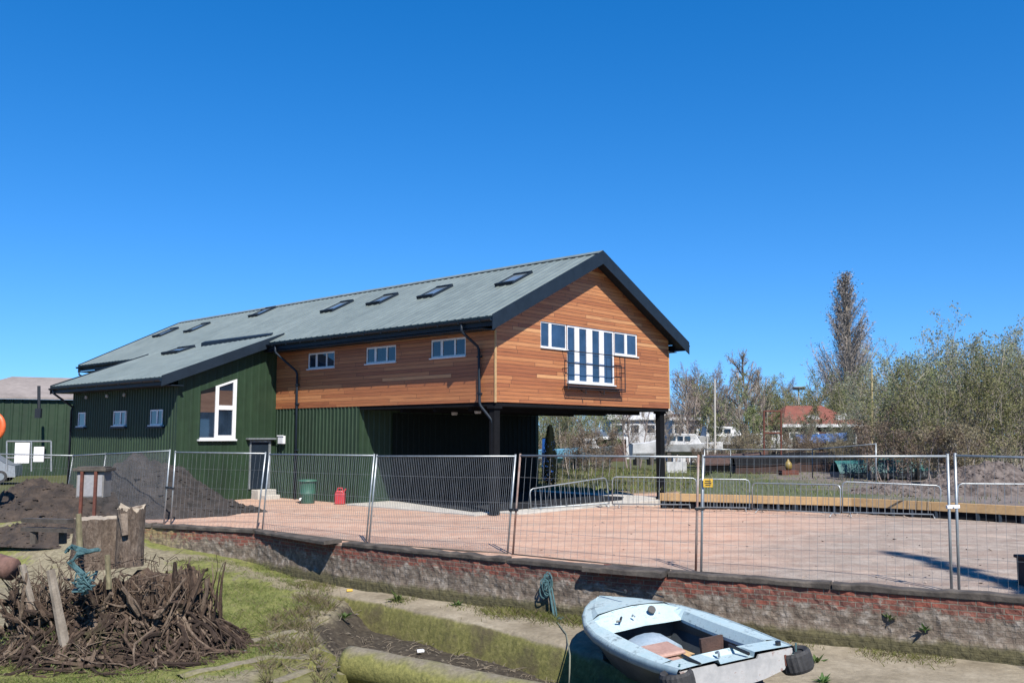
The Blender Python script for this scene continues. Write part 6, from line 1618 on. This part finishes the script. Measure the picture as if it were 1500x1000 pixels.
def shed(u0, u1, vb, vt, d, depth, label, wm, rm, vr, name='far_house', win=0, hipped=.0):
    x0, x1 = at(u0, vb, d).x, at(u1, vb, d).x; zt_, zr2 = dz_at(u0, vt, d), dz_at(u0, vr, d + depth / 2); 
    rt = thing(name, label, 'building', ((x0 + x1) / 2, d, 0)); W = (x1 - x0) / 2
    b = MB(); b.box(-W, W, 0, depth, -.3, zt_); b.build('wall', wm, rt, local=True)
    b = MB(); hp = hipped; e = .3
    b.hexa([(-W - e, -e, zt_), (W + e, -e, zt_), (W + e, depth + e, zt_), (-W - e, depth + e, zt_), (-W + hp, depth / 2 - .01, zr2), (W - hp, depth / 2 - .01, zr2), (W - hp, depth / 2 + .01, zr2), (-W + hp, depth / 2 + .01, zr2)]); b.build('roof', rm, rt, local=True)
    b = MB(); b.box(-W - e, W + e, -e - .03, -e, zt_ - .18, zt_ + .06); b.build('fascia', M['white'], rt, local=True)
    for k in range(win):
        X = -W + (k + .5) * 2 * W / win; b = MB(); b.box(X - .45, X + .45, -.05, .0, zt_ - 1.5, zt_ - .6); f_ = b.build('window', M['white'], rt, local=True)
        b = MB(); b.box(X - .38, X + .38, -.06, -.045, zt_ - 1.43, zt_ - .67); b.build('pane', M['glass'], f_, local=True)
    return rt
M['redroof'] = mat('red_tile_roof', (.20, .060, .036), (.29, .095, .060), 1.2, .85, bump=.3, bscale=6)
M['dkwall'] = mat('dark_red_brick', (.07, .035, .028), (.11, .055, .042), 2, .9)
M['render'] = mat('white_render', (.70, .71, .73), (.60, .61, .63), 1.2, .8)
rs = shed(1152, 1262, 690, 622, 74, 9, 'low house with a red tiled roof behind the far fence', M['dkwall'], M['redroof'], 594, win=4, hipped=1.5)
for k, X in enumerate((-.4, 2.0)):
    b = MB(); p = Vector((X, 1.0, dz_at(1200, 613, 75))); b.obox(p, (.5, .1, .14), (0, .06, 0), (-.15, 0, .32)); b.build('gable_trim', M['render'], rs, local=True)
shed(895, 990, 690, 612, 88, 8, 'white rendered house seen past the right post', M['render'], M['render'], 596, win=4)
root = shed(986, 1024, 668, 612, 78, 5, 'white cabin with dark edges right of the right post', M['render'], M['dkwall'], 606, name='white_cabin', win=2)
shed(870, 918, 690, 640, 80, 6, 'low dark shed behind the shrubs under the overhang', M['dkwall'], M['hull'], 632, name='dark_shed')
shed(1385, 1425, 690, 650, 62, 5, 'dark timber hut behind the willow clump', M['dkwall'], M['brown'], 640, name='timber_hut')
b = MB(); p = at(990, 690, 50); b.box(p.x - .5, p.x + .6, p.y - .03, p.y + .03, dz_at(990, 692, 50), dz_at(990, 676, 50)); b.box(p.x - .4, p.x - .34, p.y + .031, p.y + .09, -.1, dz_at(990, 680, 50)); b.box(p.x + .4, p.x + .46, p.y + .031, p.y + .09, -.1, dz_at(990, 680, 50))
tag(b.build('white_board', M['whitedirty']), 'white board on short legs right of the right post', 'board')
# blue barrel and dark conifer at the wall end
p = at(803, 672, 46)
root = thing('blue_barrel', 'blue barrel standing beside the dark conifer at the wall end', 'barrel', (p.x, p.y, .0))
b = MB(); zz = dz_at(803, 642, 46); b.lathe((p.x, p.y, 0), [(.30, 0), (.32, .1), (.32, zz * .32), (.335, zz * .34), (.32, zz * .36), (.32, zz * .65), (.335, zz * .67), (.32, zz * .69), (.31, zz - .05), (.27, zz)], 18); b.build('body', mat('blue_barrel_plastic', (.02, .10, .42), (.03, .14, .5), 3, .4), root, smooth=True)
b = MB(); b.lathe((p.x, p.y, zz), [(.29, .001), (.29, .04), (.1, .05)], 18); b.build('lid', M['black'], root)
b = MB(); rng = random.Random(21); pc = at(806, 690, 42); hz = dz_at(808, 624, 42)
for i in range(2600):
    f = rng.random() ** .8; t = rng.uniform(0, 6.283); rr = (.42 * (1 - f) ** .55 + .03) * rng.uniform(.5, 1.05); q = Vector((pc.x + rr * math.cos(t), pc.y + rr * math.sin(t), f * hz)); a = Vector((math.cos(t) * .4, math.sin(t) * .4, 1)).normalized() * .10; c_ = Vector((-math.sin(t), math.cos(t), 0)) * .035
    b.add([q, q + a * .5 + c_, q + a, q + a * .5 - c_], [(0, 1, 2, 3)])
root = thing('conifer_shrub', 'dark narrow conifer beside the end of the shaded wall', 'shrub', (pc.x, pc.y, 0))
M['conifer'] = leafmat('dark_conifer', (.012, .022, .012), (.022, .036, .018)); b.build('foliage', M['conifer'], root, fix=False)
b = MB(); b.tube([(pc.x, pc.y, -.1), (pc.x, pc.y, hz * .8)], [.06, .02], 6); b.build('stem', M['bark_twig'], root)
# rusty goal-like frame, poles, lamp mast
p = [at(1119, 690, 46), at(1144, 690, 46), at(1119, 601, 46), at(1144, 601, 46)]
root = thing('rusty_frame', 'tall thin rusty steel frame like a goal beyond the bank', 'frame', (p[0].x, p[0].y, .2))
for a, c_ in ((0, 2), (1, 3)):
    b = MB(); b.tube([(p[a].x, p[a].y, .2), p[c_]], .045, 6); b.build('post', M['rust'], root)
for v in (602, 634):
    b = MB(); b.tube([at(1119, v, 46), at(1144, v, 46)], .04, 6); b.build('crossbar', M['rust'], root)
M['palepole'] = mat('pale_pole', (.50, .47, .42), (.60, .57, .52), 3, .7); M['yelpole'] = mat('yellowish_pole', (.45, .36, .17), (.52, .42, .22), 3, .7)
for (u, vt, vb, d, r, mt, lab) in ((1047, 555, 668, 52, .07, M['palepole'], 'tall pale pole in front of the long white boat'), (1277, 540, 690, 50, .08, M['yelpole'], 'tall pale yellow pole at the left of the willow clump'), (1036, 640, 672, 50, .06, M['palepole'], 'short pale post beside the far fence rail')):
    q = at(u, vb, d); b = MB(); b.tube([Vector((q.x, q.y, 0)), at(u, vt, d)], [r, r * .7], 8); tag(b.build('pole', mt), lab, 'pole')
q = at(1170, 690, 96); root = thing('lamp_mast', 'distant lamp mast with a dark head left of the poplar', 'lamp', (q.x, q.y, 0))
b = MB(); b.tube([(q.x, q.y, 0), at(1170, 571, 96)], [.13, .08], 8); b.build('pole', M['palepole'], root)
h = at(1170, 571, 96); b = MB(); b.box(h.x - .6, h.x + .6, h.y - .3, h.y + .3, h.z, h.z + .35); b.build('lamp_head', M['black'], root, bevel=.05)
# far fence of mesh panels beyond the bank
FR_ = [at(u, 700, d) for u, d in ((1032, 42), (1070, 41.5), (1190, 40.5), (1283, 36.5))]
for i, lab in enumerate(('short far mesh fence panel behind the yellow warning plate', 'long far mesh fence panel in front of the rusty goal frame', 'far mesh fence panel angled toward the willow clump')):
    a, c_ = FR_[i], FR_[i + 1]; va, vc = (658, 658, 658, 650)[i], (658, 658, 658, 650)[i + 1]; us = (1032, 1070, 1190, 1283)
    ta, tc_ = at(us[i], va, a.y), at(us[i + 1], vc, c_.y)
    fence_panel((a.x, a.y, .35), (c_.x, c_.y, .35), ta, tc_, lab, .25, .004, 2, group='far mesh fence panels', r=.026)
c = at(1155, 690, 44); root = thing('yellow_buoy', 'yellow mooring buoy on the ground beyond the middle barrier', 'buoy', (c.x, c.y, .35))
zz = dz_at(1155, 681, 44); b = MB(); b.lathe((c.x, c.y, zz - .25), [(.02, 0), (.1, .03), (.17, .12), (.18, .22), (.17, .32), (.1, .42), (.05, .46), (.05, .52), (.02, .54)], 16); b.build('body', mat('yellow_buoy_paint', (.26, .19, .05), (.34, .25, .07), 3, .5), root, smooth=True)
b = MB(); b.box(c.x - .4, c.x + .4, c.y - .3, c.y + .3, .25, zz - .24); b.build('block', M['rust'], root)

# ------------------------------------------------------------------ bare leaning tree on the near bank (out to the right), its shadow crosses the yard
rng = random.Random(9); tk, cr = MB(), MB()
PS = dict(PB, n=[24, 5, 4], lo=[.45, .15, .2], ang=[(7, 14), (12, 24), (20, 40)], len=[(.045, .085), (.4, .6), (.4, .6)], wob=.02, up=.0, leaf=5, ls=.09, sp=.10)
branch(tk, cr, Vector((0, 0, -.3)), Vector((.25, .03, 1)).normalized(), 18.4, .24, 0, rng, PS)
rt = bpy.data.objects.new('slender_tree', None); COL.objects.link(rt); tk.build('trunk', M['bark_twig'], rt, local=True, fix=False); cr.build('crown', [M['bark_twig'], M['leafd']], rt, local=True, fix=False)
rt.location = (7.95, 4.0, -.7); tag(rt, 'slender leaning bare tree on the near bank whose shadow falls on the yard', 'tree')

# ------------------------------------------------------------------ grass, weeds
M['grass'] = leafmat('short_grass', (.13, .175, .03), (.26, .285, .07))
M['drygrass'] = leafmat('dry_grass', (.20, .17, .085), (.32, .28, .15))
def blade(b, p, h, w, rng, m=0, lean=.5):
    a = rng.uniform(0, 6.283); sx_, sy_ = math.cos(a) * w, math.sin(a) * w; dx, dy = rng.gauss(0, lean) * h, rng.gauss(0, lean) * h
    b.add([(p[0] - sx_, p[1] - sy_, p[2]), (p[0] + sx_, p[1] + sy_, p[2]), (p[0] + dx * .5 + sx_ * .6, p[1] + dy * .5 + sy_ * .6, p[2] + h * .6), (p[0] + dx, p[1] + dy, p[2] + h)], [(0, 1, 2), (0, 2, 3)], m)
b = MB(); rng = random.Random(31)
cnt = 0
while cnt < 26000:
    x, y = rng.uniform(-9.5, -1.2), rng.uniform(10.6, 22)
    wd = wall_at(x) - y
    if wd < .05: continue
    m_ = max(sd(x, y, GRASS1), sd(x, y, GRASS2)); k = sstep(-.9, .4, m_) * (.35 + fbm(x, y, 1.1) * 1.6)
    if wd < .8: k = max(k, .5 + fbm(x, y, 2) * 1.3)
    if sd(x, y, TRENCH) > -.05 or rng.random() > k: continue
    if ((x - SC.x) / 2.0) ** 2 + ((y - SC.y) / 1.4) ** 2 < .95: continue
    blade(b, (x, y, dock_h(x, y) - .01), rng.uniform(.025, .085) * (1.6 if rng.random() < .06 else 1), .005, rng, 0 if rng.random() < .75 else 1, .7); cnt += 1
tag(b.build('grass', [M['grass'], M['drygrass']], fix=False), 'short olive grass on the dock bank around the root mass', 'grass', kind='stuff')
b = MB(); cnt = 0
while cnt < 9000:          # tufts along the foot of the wall on the ledge
    x = rng.uniform(-4.5, 7.5); wd = abs(rng.gauss(0, .28)) + .04
    den = sstep(-.05, .35, fbm(x, 3, .8) + .15 * math.exp(-((x - .7) / .9) ** 2) * 4 - .05)
    if rng.random() > den * math.exp(-wd * 1.2): continue
    p = Vector((x, wall_at(x))) + wall_n(x) * (wd + .06)
    blade(b, (p.x, p.y, -.90), rng.uniform(.03, .11) * (1.5 if abs(x - .7) < .8 else 1), .006, rng, 0 if rng.random() < .7 else 1, .6); cnt += 1
tag(b.build('wall_foot_grass', [M['grass'], M['drygrass']], fix=False), 'green tufts growing on the ledge along the foot of the wall', 'grass', kind='stuff')
b = MB(); rng = random.Random(77)
for i in range(16000):      # rough grass on the far bank
    x = rng.uniform(3, 26); y = rng.uniform(26, 52); e = None
    q = Vector((x, y))
    if x < 5 and y < 31: continue
    yl = np.interp(x, [EDGE[0].x, EDGE[1].x, EDGE[2].x, EDGE[3].x], [EDGE[0].y, EDGE[1].y, EDGE[2].y, EDGE[3].y])
    if y < yl + .5 or rng.random() > .6 + fbm(x, y, .4) * 1.2 - sstep(11, 15, x) * .35: continue
    blade(b, (x, y, bank_z(x, y) - .03), rng.uniform(.05, .20), .016, rng, 0 if rng.random() < .6 else 1, .45)
tag(b.build('bank_grass', [M['grass'], M['drygrass']], fix=False), 'rough grass on the raised bank behind the timber edging', 'grass', kind='stuff')
b = MB(); rng = random.Random(78)
for i in range(9000):
    x = rng.uniform(-1, 9); y = rng.uniform(38, 62)
    if rng.random() > .5 + fbm(x, y, .3) * 1.5: continue
    blade(b, (x, y, -.02), rng.uniform(.08, .32), .018, rng, 0 if rng.random() < .5 else 1, .45)
tag(b.build('meadow_grass', [M['grass'], M['drygrass']], fix=False), 'rough grass seen beyond the overhang slab', 'grass', kind='stuff')
def weed(p, s, label, rng, n=26):
    rt = thing('weed', label, 'plant', p, 0, 'weeds growing in the dock'); b = MB()
    for i in range(n):
        a = rng.uniform(0, 6.283); e = rng.uniform(.15, 1.1); L = s * rng.uniform(.5, 1.1); d = Vector((math.cos(a) * math.cos(e), math.sin(a) * math.cos(e), math.sin(e))); sd_ = Vector((-math.sin(a), math.cos(a), 0)) * L * .14; q = Vector(p)
        b.add([q, q + d * L * .5 + sd_, q + d * L + Vector((0, 0, -.08 * L)), q + d * L * .5 - sd_], [(0, 1, 2, 3)])
    b.build('leaves', M['weed'], rt, fix=False)
    b = MB(); b.tube([Vector(p) - Vector((0, 0, .03)), Vector(p) + Vector((0, 0, s * .35))], .008, 5); b.build('stem', M['weed'], rt); return rt
M['weed'] = leafmat('fresh_weed_leaves', (.07, .13, .025), (.14, .22, .055))
for (u, v, z, s, lab) in [(583, 880, -.88, .28, 'bright green weed on the ledge left of the grass tufts'), (670, 888, -.88, .2, 'small weed on the ledge below the middle of the wall'), (855, 895, -.88, .3, 'green weed beside the dinghy bow'), (1196, 972, -.9, .22, 'tall thin weed beside the right tyre'), (1205, 1000, -.9, .18, 'weed at the bottom edge right of the dinghy'),
   (505, 905, -1.1, .22, 'dark spiky weed at the left end of the moss covered ledge'), (335, 822, -.75, .2, 'small weed on the path near the wall'), (415, 833, -.85, .2, 'small weed on the path below the swung plank'), (405, 958, -1.05, .22, 'weed on the bank right of the root mass'), (250, 935, -1.05, .25, 'weed in the grass in front of the root mass'), (150, 962, -1.05, .22, 'low weed in front of the dark root mound')]:
    weed(gnd(u, v, z), s, lab, R)
x_ = gnd(1321, 915).x
for (u, v, lab) in ((1322, 916, 'green fern like weed growing out of the brick wall on the right'), (1366, 928, 'small weed in the crack of the brick wall')):
    p = at(u, v, 13.4); p = Vector((p.x, wall_at(p.x) - .06, p.z)); weed(p, .16, lab, R, 16)
# small litter
for (u, v, z, mt, lab) in ((512, 866, -.88, 'yellow', 'small yellow scrap on the path'), (616, 955, -1.42, 'white', 'small white scrap in the mud trench'), (355, 958, -1.0, 'whitedirty', 'pale stone in the grass'), (890, 830, 0, 'rust', 'small brown scrap on the capping timber')):
    p = gnd(u, v, z); b = MB(); b.obox(p + Vector((0, 0, .03)), (.06, .02, 0), (-.01, .04, .0), (0, .005, .02)); tag(b.build('scrap', M[mt], bevel=.008), lab, 'litter')

# tall dead tufts around the rim of the trench
b = MB(); rng = random.Random(61); cnt = 0
while cnt < 2600:
    x, y = rng.uniform(-5.0, -1.6), rng.uniform(12, 19); t_ = sd(x, y, TRENCH)
    if not (-.75 < t_ < .12) or y > wall_at(x) - .9 or rng.random() > .25 + 1.6 * fbm(x, y, 1.5): continue
    if x > -3.3 and t_ < 0: continue
    blade(b, (x, y, dock_h(x, y) - .01), rng.uniform(.05, .20), .006, rng, 1 if rng.random() < .7 else 0, .6); cnt += 1
tag(b.build('dead_tufts', [M['grass'], M['drygrass']], fix=False), 'dead grass tufts along the rim of the muddy trench', 'grass', kind='stuff')

# one overall step down in reflectance, offsetting the raised exposure so shade goes deeper
for m_ in bpy.data.materials:
    if not m_.use_nodes: continue
    nt_ = m_.node_tree
    for bs_ in [n for n in nt_.nodes if n.type in ('BSDF_PRINCIPLED', 'BSDF_TRANSLUCENT')]:
        sk = bs_.inputs[0]
        if sk.is_linked:
            src = sk.links[0].from_socket; mx_ = nt_.nodes.new('ShaderNodeMix'); mx_.data_type = 'RGBA'; mx_.blend_type = 'MULTIPLY'
            mx_.inputs[0].default_value = 1.0; mx_.inputs[7].default_value = (.57, .57, .57, 1); nt_.links.new(src, mx_.inputs[6]); nt_.links.new(mx_.outputs[2], sk)
